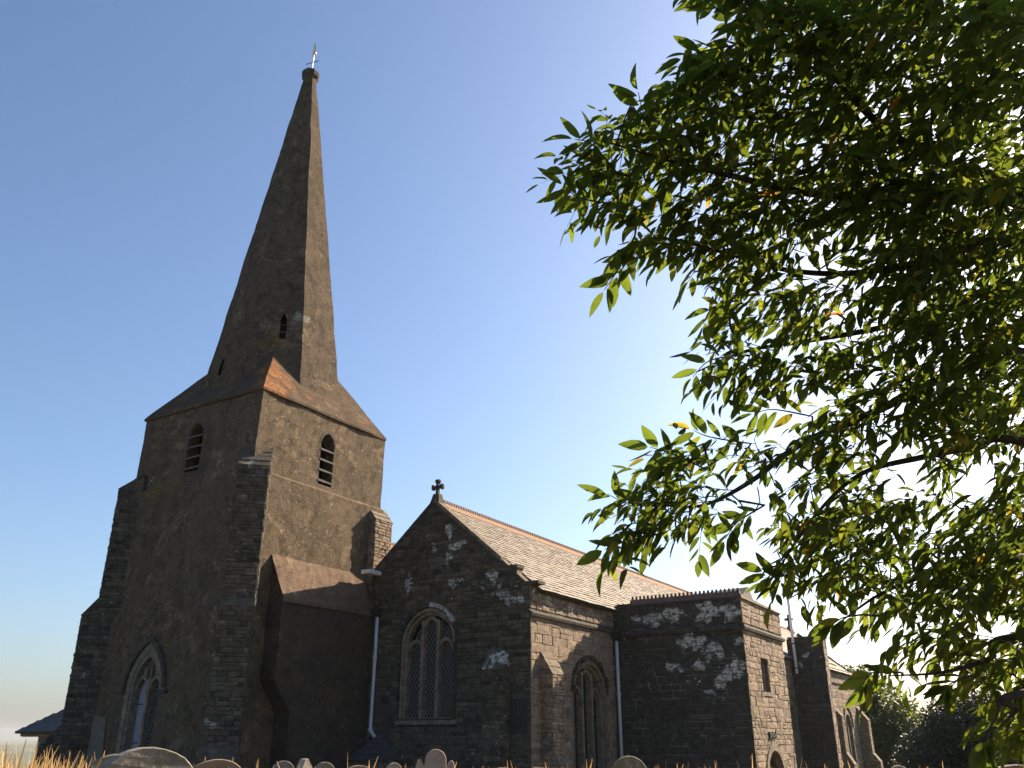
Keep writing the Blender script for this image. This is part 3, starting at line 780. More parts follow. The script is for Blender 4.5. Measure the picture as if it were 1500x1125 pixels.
# coping and kneelers of the gable, ridge cross
cp = MB()
def slope_coping(y0, z0, y1, z1):
    n = 7
    for i in range(n):
        a, b = i/n, (i+1)/n-.006
        q = MB()
        ya, yb = y0+(y1-y0)*a, y0+(y1-y0)*b; za_, zb_ = z0+(z1-z0)*a, z0+(z1-z0)*b
        q.hexa([(AX-.07,ya,za_+.0),(AX-.07,yb,zb_+.0),(AX+.34,yb,zb_+.0),(AX+.34,ya,za_+.0)],
               [(AX-.06,ya,za_+.15),(AX-.06,yb,zb_+.15),(AX+.33,yb,zb_+.16),(AX+.33,ya,za_+.16)])
        part(q, 'coping_stone', M['coping'] if y1 < RY else M['dressed_dark'])
slope_coping(RY, RZ, 15.05, 6.98); slope_coping(RY, RZ, AN-.05, 7.05)
for (ya, yb, z, zl, mt) in ((14.45,15.1,6.74,6.2,'stone_dark'),(13.66,14.75,6.16,5.95,'stone_dark')):
    q = MB(); q.box(AX-.06,AX+.40,ya,yb,z,z+.10); part(q, 'kneeler_slab', M['dressed_dark'])
    q = MB(); q.box(AX-.012,AX+.36,max(ya+.06,14.02),yb,zl,z); part(q, 'kneeler', M[mt])
    q = MB(); q.box(AX+.02,AX+.38,max(ya+.04,13.99),max(ya+.06,14.02)+.001,zl,z-.004); part(q, 'kneeler_lit_face', M['coping'])  # thin tan slab: sunlight on the south face put into its colour
q = MB(); rz = lambda y: RZ-(RY-y)*(RZ-EZ)/(RY-AY)
q.hexa([(AX+.01,13.92,rz(13.92)-.4),(AX+.42,13.92,rz(13.92)-.4),(AX+.42,15.15,rz(15.15)-.4),(AX+.01,15.15,rz(15.15)-.4)],[(AX+.01,13.92,rz(13.92)+.0),(AX+.42,13.92,rz(13.92)+.07),(AX+.42,15.15,rz(15.15)+.07),(AX+.01,15.15,rz(15.15)+.07)])
part(q, 'parapet_foot', M['coping'])
xm = MB(); ax, ay, az = AX+.14, RY, RZ+.14
xm.hexa([(ax-.2,ay-.22,az-.25),(ax+.2,ay-.22,az-.25),(ax+.2,ay+.22,az-.25),(ax-.2,ay+.22,az-.25)], [(ax-.1,ay-.12,az+.2),(ax+.1,ay-.12,az+.2),(ax+.1,ay+.12,az+.2),(ax-.1,ay+.12,az+.2)])
fx_ = west(ax)
def crossarm(cy, cz, dy, dz):
    L = Vector((dy,dz)).length; u = Vector((dy,dz))/L; v = Vector((-u.y,u.x))
    pts = [(0,-.045),(L*.5,-.045),(L*.72,-.10),(L,-.085),(L*1.04,0),(L,.085),(L*.72,.10),(L*.5,.045),(0,.045)]
    extrude2d(xm, fx_, [(cy+u.x*a+v.x*b, cz+u.y*a+v.y*b) for a,b in pts], -.055, .055)
xm.box(ax-.05,ax+.05,ay-.055,ay+.055,az+.15,az+.38)
for dy, dz in ((.24,0),(-.24,0),(0,.27)): crossarm(ay, az+.46, dy, dz)
xm.box(ax-.05,ax+.05,ay-.06,ay+.06,az+.38,az+.52)
part(xm, 'gable_cross', M['dressed_dark'])

# west-facing buttress on the gable, and the repair slab beside it
buttress('aisle_buttress', (AX,15.15), (-1,0), .40, [(-.0,4.22),(.32,3.6),(.32,1.5),(.42,1.42),(.42,-1.5)], 'stone_dark', M['mortar_dark'], 71)
q = MB(); q.box(AX-.06,AX+.1,14.12,14.68,1.75,2.75); part(q, 'cement_slab', mat_render('grey_cement', (.075,.078,.072), (.10,.103,.096), stain=(.055,.055,.05)))

# --- aisle south wall --------------------------------------------------------
fS = south(AY)
WS = (27.7, 2.3, .2, 3.05, 4.0)
sw_ = MB()
def rect(a0,a1,b0,b1): return [(a0,b0),(a1,b0),(a1,b1),(a0,b1)]
panel(sw_, fS, rect(AX,29.8,GB,EZ-.02), [arch(*WS)], 0, .5)
aisle_s = part(sw_, 'aisle_south_wall', M['mortar_warm'])
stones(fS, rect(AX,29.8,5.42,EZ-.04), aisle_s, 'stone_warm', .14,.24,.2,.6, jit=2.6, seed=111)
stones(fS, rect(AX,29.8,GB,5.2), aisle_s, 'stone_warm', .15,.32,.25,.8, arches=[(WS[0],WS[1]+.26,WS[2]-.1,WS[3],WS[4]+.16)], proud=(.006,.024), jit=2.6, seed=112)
def string_course(fr, a0, a1, z, mat, n=1.1, pj=.13):
    a = a0
    while a < a1-.05:
        b = min(a1, a+n*random.uniform(.7,1.2)); q = MB()
        vs = []
        for t in (a+.004, b-.004):
            vs += [fr.p(t,z-.13,-.02), fr.p(t,z-.12,pj*.75), fr.p(t,z-.04,pj), fr.p(t,z+.1,-.02)]
        q.add(vs, [(0,1,2,3),(4,7,6,5),(0,4,5,1),(1,5,6,2),(2,6,7,3),(3,7,4,0)])
        part(q, 'string_course_stone', M[mat]); a = b
string_course(fS, AX-.08, 29.8, 5.31, 'dressed_dark')
window3(fS, WS, 'aisle_south_window', M['dressed'], M['dressed_dark'], lat=False, seed=2)
buttress('aisle_buttress', (24.75,AY), (0,-1), .38, [(-.04,4.2),(.40,3.48),(.40,1.15),(.75,.6),(.75,-1.5)], 'stone_warm', M['mortar_warm'], 81)

# --- main roof ---------------------------------------------------------------
RX0, RX1 = AX+.36, 71.0
ez_y, ez_z = AY-.22, EZ-.08
slope = Vector((0, ez_y-RY, ez_z-RZ)); SLN = slope.length; sdir = slope/SLN; snrm = Vector((0, sdir.z, -sdir.y)); snrm = snrm if snrm.z > 0 else -snrm
rb = MB(); rb.quad((RX0-.1,RY,RZ-.06),(RX1,RY,RZ-.06),(RX1,ez_y,ez_z-.06),(RX0-.1,ez_y,ez_z-.06))
rb.quad((RX0-.1,RY,RZ-.06),(RX1,RY,RZ-.06),(RX1,21.2,6.7),(RX0-.1,21.2,6.7))
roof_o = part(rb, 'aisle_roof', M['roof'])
rnd = random.Random(3); NR = 26; rowh = SLN/NR
slates = []
for r in range(NR):
    x = RX0+rnd.uniform(-.2,0)
    wd_ = .22+.08*r/NR
    while x < RX1:
        L = wd_*rnd.uniform(.75,1.25); slates.append((x, min(x+L, RX1), r)); x += L
def slate_geo(x0, x1, r, rnd):
    t0 = r*rowh-.03+rnd.uniform(-.004,.004); t1 = (r+1)*rowh+.05+rnd.uniform(-.016,.016); x0 = max(x0, RX0-.02)
    o = Vector((0,RY,RZ)); th = rnd.uniform(.016,.03); lf = rnd.uniform(.018,.04); g_ = .005
    def P(x, t, h): return o+Vector((x,0,0))+sdir*t+snrm*h
    dz = rnd.uniform(-.008,.008)
    return [P(x0+g_,t0,-.03),P(x1-g_,t0,-.03),P(x1-g_,t1+dz,lf-th),P(x0+g_,t1-dz,lf-th),P(x0+g_,t0,0),P(x1-g_,t0,0),P(x1-g_,t1+dz,lf+.004),P(x0+g_,t1-dz,lf-.002)], [(0,3,2,1),(4,5,6,7),(0,1,5,4),(1,2,6,5),(2,3,7,6),(3,0,4,7)]
slates.sort(key=lambda s: s[0])
rest = MB()
for i, s_ in enumerate(slates):
    vs, fs = slate_geo(*s_, rnd)
    if i < 290:
        q = MB(); q.add(vs, fs); q.build('slate', M['roof'], roof_o)
    else: rest.add(vs, fs)
tag(rest.build('slating', M['roof'], roof_o), kind='stuff')
# red ridge tiles with a crest of knobs
def ridge_tile(x0, x1, y, z, mat, parent, crest=True, axis='x', hh=.19):
    q = MB(); L = x1-x0
    def P(a, b, c): return (a, y+b, z+c) if axis == 'x' else (y+b, a, z+c)
    prof = [(-.20,-.15),(-.05,.05),(.05,.05),(.20,-.15),(.16,-.16),(0,.0),(-.16,-.16)]
    A_ = [P(x0+.004,b,c) for b,c in prof]; B_ = [P(x1-.004,b,c) for b,c in prof]
    q.hexa(A_, B_)
    if crest:
        k = 3
        for i in range(k):
            c = x0+L*(i+.5)/k; h = L/k*.34
            q.hexa([P(c-h,-.022,.04),P(c+h,-.022,.04),P(c+h,.022,.04),P(c-h,.022,.04)],[P(c-h*.6,-.02,hh),P(c+h*.6,-.02,hh),P(c+h*.6,.02,hh),P(c-h*.6,.02,hh)])
    return q.build('ridge_tile', mat, parent)
x = RX0
while x < RX1-.1:
    ridge_tile(x, min(x+.46,RX1), RY, RZ+.03, M['ridge'], roof_o); x += .46
gut = MB(); gut.box(RX0,29.7,ez_y+.02,AY-.02,EZ-.16,EZ-.09); part(gut, 'eaves_board', M['dressed_dark'])

# nave roof behind (a sliver of it shows between tower and gable)
nb = MB(); nb.quad((25,24.2,9.40),(70,24.2,9.40),(70,20.7,6.8),(25,20.7,6.8)); nb.quad((25,24.2,9.40),(70,24.2,9.40),(70,28.2,6.4),(25,28.2,6.4))
nave_r = part(nb, 'nave_roof', M['roof'])
nrest = MB(); rn = random.Random(9)
for r in range(16):
    x = 25
    while x < 31:
        L = rn.uniform(.28,.45); t0, t1 = r/16, (r+1.15)/16
        yA, zA = 24.2-3.5*t0, 9.40-2.6*t0+.02; yB, zB = 24.2-3.5*t1, 9.40-2.6*t1+.05
        nrest.hexa([(x,yA,zA-.02),(x+L-.01,yA,zA-.02),(x+L-.01,yB,zB-.03),(x,yB,zB-.03)],[(x,yA,zA),(x+L-.01,yA,zA),(x+L-.01,yB,zB),(x,yB,zB)]); x += L
tag(nrest.build('slating', M['roof'], nave_r), kind='stuff')
x = 25
while x < 34: ridge_tile(x, x+.46, 24.2, 9.44, M['ridge'], nave_r); x += .46
nw_ = MB(); nw_.box(25,70,28,28.2,GB,6.4); part(nw_, 'nave_north_wall', M['mortar_dark'])

# --- porch -------------------------------------------------------------------
PX, PX1, PY = 29.8, 34.65, 9.14
fP, fQ = west(PX), south(PY)
PT = 6.12
pw = MB(); panel(pw, fP, rect(PY,AY,GB,PT)); porch_w = part(pw, 'porch_west_wall', M['mortar_porch'])
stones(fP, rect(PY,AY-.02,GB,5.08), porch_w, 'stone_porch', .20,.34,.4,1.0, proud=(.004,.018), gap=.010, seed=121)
stones(fP, rect(PY,AY-.02,5.3,PT), porch_w, 'stone_porch', .15,.26,.3,.7, proud=(.008,.03), seed=122)
string_course(fP, PY-.09, AY-.1, 5.19, 'dressed_dark')
SW_ = (31.9, .9, 3.12, 4.28, 4.3)
DR = (32.0, 2.05, -1.2, .25, 1.28)
ps = MB(); panel(ps, fQ, rect(PX,PX1,GB,PT), [rect(31.5,32.3,3.12,4.28), arch(*DR)], 0, .5)
porch_s = part(ps, 'porch_south_wall', M['mortar_warm'])
stones(fQ, rect(PX,PX1,GB,5.08), porch_s, 'stone_warm', .16,.30,.25,.65, arches=[(31.9,.84,3.08,4.3,4.31),(DR[0],DR[1]+.3,DR[2],DR[3],DR[4]+.18)], proud=(.006,.024), jit=2.6, seed=131)
stones(fQ, rect(PX,PX1,5.3,PT), porch_s, 'stone_warm', .15,.26,.25,.6, jit=2.6, seed=132)
string_course(fQ, PX-.09, PX1+.05, 5.19, 'dressed_dark')
q = MB(); panel(q, Frame((PX1,0,0),(0,1,0),(1,0,0)), rect(PY,AY,GB,PT)); part(q, 'porch_east_wall', M['mortar_warm'])
q = MB(); q.poly([fQ.p(a,b,-.48) for a,b in rect(31.5,32.3,3.1,4.3)]); so_ = part(q, 'porch_slit_window', M['glass'])
q = MB(); q.hexa([(31.52,PY+.1,3.12),(31.74,PY+.46,3.12),(31.52,PY+.46,3.12)],[(31.52,PY+.1,4.28),(31.74,PY+.46,4.28),(31.52,PY+.46,4.28)])
q.hexa([(32.06,PY+.46,3.12),(32.28,PY+.1,3.12),(32.28,PY+.46,3.12)],[(32.06,PY+.46,4.28),(32.28,PY+.1,4.28),(32.28,PY+.46,4.28)])
q.box(31.4,32.4,PY-.03,PY+.25,3.0,3.13); q.box(31.4,32.4,PY-.02,PY+.2,4.27,4.42); q.build('frame', M['dressed'], so_)
q = MB(); ring(q, fQ, arch(DR[0],DR[1]+.34,DR[2],DR[3],DR[4]+.2), arch(DR[0],DR[1]-.06,DR[2],DR[3],DR[4]-.04), -.3, .04)
dr = part(q, 'porch_doorway', M['dressed'])
q = MB(); ring(q, fQ, arch(DR[0],DR[1]-.04,DR[2],DR[3],DR[4]-.03), arch(DR[0],DR[1]-.34,DR[2],DR[3],DR[4]-.24), -.48, -.22); q.build('inner_order', M['dressed_dark'], dr)
q = MB(); q.poly([fQ.p(a,b,-.8) for a,b in arch(*DR)]); q.build('doorway_shade', M['wood'], dr)
q = MB()
for i in range(5): q.box(31.5+i*.17,31.5+i*.17+.10,PY-.08,PY-.03,1.62+.05*(i%2),1.78+.06*((i+1)%2))
q.box(31.45,32.35,PY-.06,PY-.03,1.74,1.80); part(q, 'iron_lantern_bracket', M['iron'])
# coping, crest and low roof
q = MB(); 
for i in range(8):
    t0, t1 = i/8, (i+1)/8-.004
    a = MB(); xa, xb = PX-.06+(PX1+.12-PX)*t0, PX-.06+(PX1+.12-PX)*t1
    za_, zb_ = PT+.14-.10*t0, PT+.14-.10*t1
    a.hexa([(xa,PY-.09,PT+.0-.02*t0),(xb,PY-.09,PT-.02*t1),(xb,PY+.35,PT-.02*t1),(xa,PY+.35,PT-.02*t0)],[(xa,PY-.06,za_),(xb,PY-.06,zb_),(xb,PY+.35,zb_+.02),(xa,PY+.35,za_+.02)])
    part(a, 'coping_stone', M['coping'])
q = MB(); q.box(PX-.07,PX+.3,PY-.0,13.1,PT,PT+.10); part(q, 'porch_lead_flashing', M['slate'])
q = MB(); q.box(PX-.04,PX+.32,13.1,AY+.05,PT-.0,PT+.06); part(q, 'coping_stone', M['dressed_dark'])
pr_ = MB(); pr_.quad((PX+.15,PY+.3,6.26),(PX1-.1,PY+.3,6.1),(PX1-.1,AY,6.1),(PX+.15,AY,6.26))
pr_.hexa([(30.7,PY+.3,6.2),(32.7,PY+.3,6.2),(32.7,12.5,6.2),(30.7,12.5,6.2)],[(32.05,PY+.32,6.84),(32.1,PY+.32,6.84),(32.1,12.5,6.70),(32.05,12.5,6.70)])
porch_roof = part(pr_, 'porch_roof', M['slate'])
y = PY-.02
while y < 13.05:
    ridge_tile(y, y+.46, PX+.09, PT+.20, M['ridge_old'], porch_roof, axis='y', hh=.17); y += .46

# --- the far stretch of the aisle, rood stair block and east buttresses -------
fe = MB(); WE1 = (53.3, 2.0, .2, 2.5, 3.6); WE2 = (68.2, 2.1, .2, 2.4, 3.4)
panel(fe, fS, rect(PX1,54.5,GB,EZ-.02), [arch(*WE1)], 0, .5); panel(fe, fS, rect(55.4,73,GB,EZ-.02), [arch(*WE2)], 0, .5)
fe.box(73,73.2,AY+.02,24,GB,EZ)
fe.add([(73.05,AY,EZ),(73.05,21.7,EZ),(73.05,RY,RZ+.2)], [(0,1,2)])
aisle_e = part(fe, 'aisle_east_wall', M['mortar_warm'])
stones(fS, rect(51,54.5,GB,EZ), aisle_e, 'stone_warm', .2,.34,.3,.8, arches=[(WE1[0],WE1[1]+.3,WE1[2],WE1[3],WE1[4]+.2)], jit=2.6, seed=141)
stones(fS, rect(55.4,73,GB,EZ), aisle_e, 'stone_warm', .2,.34,.4,.9, arches=[(WE2[0],WE2[1]+.3,WE2[2],WE2[3],WE2[4]+.2)], jit=2.6, seed=142)
string_course(fS, 55.4, 73, 5.3, 'dressed_dark', 2)
for W in (WE1, WE2):
    q = MB(); ring(q, fS, arch(W[0],W[1]+.34,W[2],W[3],W[4]+.2), arch(W[0],W[1]-.2,W[2],W[3],W[4]-.15), -.3, .05); o = part(q, 'aisle_east_window', M['dressed'])
    for s_ in (-1,1):
        q = MB(); bar2(q, fS, (W[0]+s_*.36,W[2]), (W[0]+s_*.36,W[3]+.6), .14, -.35, -.1); q.build('mullion', M['dressed'], o)
    q = MB(); q.poly([fS.p(a,b,-.32) for a,b in arch(*W)]); q.build('pane', M['glass'], o)
    q = MB(); ring(q, fS, arch(W[0],W[1]+.8,W[2],W[3],W[4]+.46)[2:], arch(W[0],W[1]+.5,W[2],W[3],W[4]+.3)[2:], -.02, .13); q.build('hood_mould', M['coping'], o)
bl = MB(); bl.box(54.5,55.4,12.0,AY+.1,GB,7.2); block = part(bl, 'rood_stair_block', M['mortar_porch'])
fB = west(54.5)
stones(fB, rect(12.0,AY,GB,7.2), block, 'stone_porch', .28,.40,.5,1.0, proud=(.008,.03), gap=.012, seed=151)
stones(south(12.0), rect(54.5,55.4,GB,7.2), block, 'stone_warm', .28,.42,.3,.7, jit=2.6, seed=152)
q = MB(); q.box(54.4,55.5,11.9,AY,7.2,7.3); part(q, 'coping_stone', M['dressed_dark'])
q = MB(); q.box(55.4,73.1,AY-.12,AY+.3,EZ,EZ+.12); part(q, 'coping_stone', M['coping'])
q = MB(); q.box(66,69,AY+.4,AY+.9,EZ,EZ+.55); part(q, 'parapet_step', M['mortar_dark'])
buttress('aisle_buttress', (65.0,AY), (0,-1), .4, [(-.02,3.55),(.36,3.05),(.36,.75),(.75,.05),(.75,-1.5)], 'stone_warm', M['mortar_warm'], 161)
buttress('aisle_buttress', (72.0,AY), (0,-1), .45, [(-.02,3.9),(.72,2.9),(.72,.66),(1.15,.1),(1.15,-1.5)], 'stone_warm', M['mortar_warm'], 171)
xm = MB(); ax, ay, az = 70.6, RY, RZ+.0
xm.hexa([(ax-.25,ay-.35,az-.1),(ax+.25,ay-.35,az-.1),(ax+.25,ay+.35,az-.1),(ax-.25,ay+.35,az-.1)],[(ax-.12,ay-.15,az+.45),(ax+.12,ay-.15,az+.45),(ax+.12,ay+.15,az+.45),(ax-.12,ay+.15,az+.45)])
xm.box(ax-.08,ax+.08,ay-.09,ay+.09,az+.4,az+1.35); xm.box(ax-.08,ax+.08,ay-.32,ay+.32,az+.9,az+1.08)
part(xm, 'gable_cross', M['dressed_dark'])

# --- rainwater pipes -----------------------------------------------------------
def pipe(name, pts, r, hop):
    q = MB(); q.tube(pts, r, 10); o = part(q, name, M['pipe'], smooth=True)
    h = hop; b = MB(); b.hexa([h+Vector(v) for v in ((-.08,-.08,-.12),(.08,-.08,-.12),(.08,.08,-.12),(-.08,.08,-.12))], [h+Vector(v) for v in ((-.17,-.17,.16),(.17,-.17,.16),(.17,.17,.16),(-.17,.17,.16))]); b.build('hopper', M['iron'], o)
    for i in range(1, len(pts)-1):
        b = MB(); d = (Vector(pts[i+1])-Vector(pts[i])).normalized(); b.tube([Vector(pts[i])-d*.05, Vector(pts[i])+d*.07], r*1.3, 10); b.build('collar', M['pipe'], o)
    return o
pp = pipe('downpipe', [(23.62,20.12,5.55),(23.62,20.12,4.2),(23.62,20.14,1.88),(23.55,19.15,.94),(23.55,19.1,.2)], .062, Vector((23.60,20.12,5.66)))
b = MB(); b.tube([(23.60,20.12,5.78),(23.60,20.3,5.95),(23.6,20.36,6.6),(23.55,20.38,7.0)], .035, 8); b.build('inlet', M['iron'], pp)
pipe('downpipe', [(29.66,13.82,4.95),(29.66,13.82,3.1),(29.66,13.82,-1)], .062, Vector((29.64,13.82,5.05)))

# --- small slate-roofed boiler hood against the aisle --------------------------
hu = MB(); hu.box(22.9,23.72,18.98,20.36,GB,.95); hut = part(hu, 'boiler_house_wall', M['cream'])
hr = MB(); hr.add([(22.8,18.9,.98),(22.8,20.42,.98),(23.74,20.42,.98),(23.74,18.9,.98),(23.70,19.68,1.80)], [(0,1,4),(1,2,4),(3,0,4),(0,3,2,1)])
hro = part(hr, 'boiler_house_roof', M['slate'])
for r in range(5):
    t0, t1 = r/5, (r+1)/5+.03
    a = MB(); yl0, yr0, yl1, yr1 = [18.9+(19.68-18.9)*(1-t0), 20.42-(20.42-19.68)*(1-t0), 18.9+(19.68-18.9)*max(0,1-t1), 20.42-(20.42-19.68)*max(0,1-t1)]
    xx0, xx1 = 23.70-.9*t0, 23.70-.9*t1; z0_, z1_ = 1.80-.82*t0, 1.80-.82*t1
    a.hexa([(xx0,yl0,z0_),(xx0,yr0,z0_),(xx1,yr1,z1_),(xx1,yl1,z1_)],[(xx0-.01,yl0,z0_+.01),(xx0-.01,yr0,z0_+.01),(xx1-.02,yr1,z1_+.03),(xx1-.02,yl1,z1_+.03)])
    a.build('slate_course', M['slate'], hro)

# --- all wall stones: the 300 that show largest singly, the rest joined ---------
def seen(c):
    fr, q, pr, mat, par = c
    if fr.N.dot(CP-fr.p(*q[0])) <= 0: return 0
    pts = [proj(fr.p(a,b,pr)) for a,b in q]
    cx = sum(p[0] for p in pts)/len(pts); cy = sum(p[1] for p in pts)/len(pts)
    if not (0 < cx < 1500 and 300 < cy < 1110): return 0
    return area(pts)
sc = sorted(range(len(CELLS)), key=lambda i: -seen(CELLS[i]))
big = set(sc[:300]); rnd = random.Random(5)
restm = {}
for i, c in enumerate(CELLS):
    vs, fs = cell_geo(c, rnd)
    if i in big:
        q = MB(); q.add(vs, fs); q.build('stone', M[c[3]], c[4])
    else:
        restm.setdefault(c[3], MB()).add(vs, fs)
keys = list(restm); allm = MB()
for k, key in enumerate(keys):
    allm.cur = k; allm.add(restm[key].v, restm[key].f)
tag(part(allm, 'rubble_masonry', [M[k] for k in keys]), kind='stuff')

# ================================================================== flagpole
fp_ = MB(); fp_.tube([(54.28,13.65,5.2),(54.28,13.65,9),(54.28,13.65,14.2)], [.085,.08,.055], 10)
fo = empty('flagpole', (54.28,13.65,5.2)); tag(fo, 'slender white flagpole fixed to the dark stair block behind the porch', 'flagpole')
o = fp_.build('pole', M['white'], fo, True); o.matrix_parent_inverse = Matrix.Translation(fo.location).inverted()
for z in (5.5, 6.9):
    b = MB(); b.box(54.2,54.52,13.57,13.73,z-.04,z+.04); o = b.build('bracket', M['iron'], fo); o.matrix_parent_inverse = Matrix.Translation(fo.location).inverted()
b = MB(); b.tube([(54.28,13.65,14.2),(54.28,13.65,14.36)], [.09,.03], 8); o = b.build('truck', M['white'], fo); o.matrix_parent_inverse = Matrix.Translation(fo.location).inverted()

# ================================================================== annex
an = empty('church_hall', (26,36,-1.2)); tag(an, 'low cream-rendered hall with a dark hipped slate roof behind the tower', 'building')
AI = Matrix.Translation(an.location).inverted()
def apart(mb, name, mat):
    o = mb.build(name, mat, an); o.matrix_parent_inverse = AI; return o
q = MB(); q.hexa([(24.3,28,GB),(32,28,GB),(32,40.9,GB),(25.0,40.9,GB),(24.3,40.2,GB)],[(24.3,28,1.75),(32,28,1.75),(32,40.9,1.75),(25.0,40.9,1.75),(24.3,40.2,1.75)]); apart(q, 'wall', M['cream'])
q = MB(); e0, e1, k = 24.0, 41.45, .72
q.add([(e0,28,1.95),(e0,e1,1.95),(32.4,e1,1.95),(32.4,28,1.95),(28.2,28,1.95+k*4.2*1.0),(28.2,e1-4.2,1.95+k*4.2)], [(0,1,5,4),(1,2,5),(2,3,4,5)])
hroof = apart(q, 'roof', M['slate'])
rn = random.Random(4); rr = MB(); nrow = 20
for r in range(nrow):
    t0, t1 = r/nrow, (r+1)/nrow+.012
    y = 28; xa, xb = 28.2-4.2*t0, 28.2-4.2*t1; za_, zb_ = 1.95+k*4.2*(1-t0), 1.95+k*4.2*(1-t1)
    ym = e1-4.2*(1-min(1,t1))
    while y < ym-.1:
        L = min(rn.uniform(.28,.4), ym-y); rr.hexa([(xa,y,za_),(xb,y,zb_),(xb,y+L-.01,zb_),(xa,y+L-.01,za_)],[(xa,y,za_+.015),(xb,y,zb_+.035),(xb,y+L-.01,zb_+.035),(xa,y+L-.01,za_+.015)]); y += L
tag(rr.build('slating', M['slate'], hroof), kind='stuff')
q = MB(); q.box(24.08,24.16,28,41.3,1.72,1.93); q.box(24.16,32,41.2,41.3,1.72,1.93); apart(q, 'fascia', M['wood'])
q = MB(); q.tube([(23.98,28,1.90),(23.98,41.5,1.90)], .07, 8); apart(q, 'gutter', M['iron'])
q = MB(); q.box(24.1,24.5,28,41.2,1.70,1.74); apart(q, 'soffit', M['wood'])

# ================================================================== gravestones
def mat_grave(name, c0, c1, moss=(.09,.10,.05), lich=(.36,.34,.27), fac=.5):
    m = NT(name); n1 = m.noise(5, 6, .7); n2 = m.noise(14, 5, .7)
    col = m.mix(m.ramp(n1, .35, .65), c0, c1); col = m.mix(m.math('MULTIPLY', m.ramp(n2, .55, .62), fac), col, lich)
    col = m.mix(m.math('MULTIPLY', m.ramp(m.noise(3, 4, .6), .52, .62), fac), col, moss); m.bump(n2, .7, .02)
    return m.base(col, .92, .15)
GM = [mat_grave('grey_gravestone', (.13,.125,.11), (.20,.19,.165)), mat_grave('rusty_lichen_gravestone', (.15,.12,.09), (.24,.18,.12), (.12,.09,.05), (.34,.22,.11)),
      mat_grave('mossy_gravestone', (.13,.125,.09), (.20,.19,.13), (.10,.11,.04)), mat_grave('pale_gravestone', (.21,.185,.155), (.29,.255,.21), (.17,.15,.12))]
def top_round(w, h): return [(-w/2,0),(w/2,0)]+[(w/2*math.cos(math.pi*i/14), h-w/2+w/2*math.sin(math.pi*i/14)) for i in range(15)]
def top_seg(w, h, rise): return [(-w/2,0),(w/2,0)]+[(w/2*math.cos(math.pi*i/14), h-rise+rise*math.sin(math.pi*i/14)) for i in range(15)]
def top_gable(w, h, rise): return [(-w/2,0),(w/2,0),(w/2,h-rise),(w*.08,h),(-w*.08,h),(-w/2,h-rise)]
def top_should(w, h):
    r = w*.27; s_ = h-r-.02; p = [(-w/2,0),(w/2,0),(w/2,s_-.06),(w*.46,s_+.01),(w*.41,s_+.03),(w*.37,s_+.0),(w*.33,s_-.05),(r,s_-.04)]
    p += [(r*math.cos(math.pi*i/12), s_+.02+r*math.sin(math.pi*i/12)) for i in range(13)]
    return p+[(-r,s_-.04),(-w*.33,s_-.05),(-w*.37,s_),(-w*.41,s_+.03),(-w*.46,s_+.01),(-w/2,s_-.06)]
def grave(px, py, d, outline, w, th, mat, label, yaw=0, tilt=0, shape_h=None):
    top = at(px, py, d); gz = ground_z(top.x, top.y)
    h = top.z-gz+.08
    pts = outline(w, h)
    root = empty('gravestone', (top.x, top.y, gz-.08)); tag(root, label, 'gravestone', 'gravestones standing in the long grass')
    ang = math.atan2(-top.y, -top.x)+R(yaw)
    N = Vector((math.cos(ang), math.sin(ang), 0)); A = Vector((-N.y, N.x, 0))
    mb = MB(); fr = Frame((0,0,0), A, N)
    cx, cy = 0, h*.6; ins = lambda p: (p[0]*.965, cy+(p[1]-cy)*.985)
    n = len(pts); a = [fr.p(*p,-th/2) for p in map(ins, pts)]; b = [fr.p(*p,-th/2+.015) for p in pts]; c = [fr.p(*p,th/2-.015) for p in pts]; e = [fr.p(*p,th/2) for p in map(ins, pts)]
    vs = a+b+c+e; fs = []
    for L in range(3):
        for i in range(n): j = (i+1) % n; fs.append((L*n+i, L*n+j, (L+1)*n+j, (L+1)*n+i))
    tri = tessellate_polygon([[Vector((*p,0)) for p in map(ins, pts)]])
    fs += [tuple(t) for t in tri]+[tuple(3*n+i for i in t) for t in tri]
    mb.add(vs, fs); mb.disp(.006, 5, .003, 18)
    mb.build('slab', mat, root)
    q = MB(); bb = w*.62; q.hexa([fr.p(-bb,-.05,-th),fr.p(bb,-.05,-th),fr.p(bb,-.05,th),fr.p(-bb,-.05,th)],[fr.p(-bb*.97,.10,-th*.95),fr.p(bb*.97,.10,-th*.95),fr.p(bb*.97,.10,th*.95),fr.p(-bb*.97,.10,th*.95)]); q.build('base', mat, root)
    tilt = tilt or ((px*7.3) % 7)-3.5
    root.rotation_euler = (R(tilt)*N.x, R(tilt)*N.y, 0)
    return root
sg = lambda r: (lambda w, h: top_seg(w, h, r)); gb = lambda r: (lambda w, h: top_gable(w, h, r))
grave(213,1094,7.2, sg(.30), .78, .10, GM[0], 'broad round-topped grey gravestone in front of the tower west window', 22)
grave(168,1104,8.6, sg(.16), .46, .10, GM[2], 'small mossy gravestone half hidden behind the broad round-topped one', 15)
grave(321,1112,12., sg(.17), .62, .12, GM[1], 'rust-lichened gravestone with a low curved top before the corner buttress', 14)
grave(419,1114,14.5, top_round, .36, .10, GM[0], 'narrow round-headed grey gravestone before the stair turret, beside a pointed one', 14)
grave(452,1111,13.5, gb(.26), .36, .13, GM[3], 'pointed pale gravestone turned aside with one bright sunlit slope', 42, 5)
grave(475,1116,15., top_round, .34, .10, GM[2], 'round-headed gravestone just beyond the pointed pale one', 14)
grave(526,1121,14., sg(.10), .40, .11, GM[1], 'low gravestone below the little slate boiler house roof', 14)
grave(580,1117,15., top_round, .27, .09, GM[3], 'small round-headed pale gravestone under the slanting downpipe', 14)
grave(636,1097,14., top_should, .58, .11, GM[3], 'pale gravestone with a round head and two small shoulders', 9)
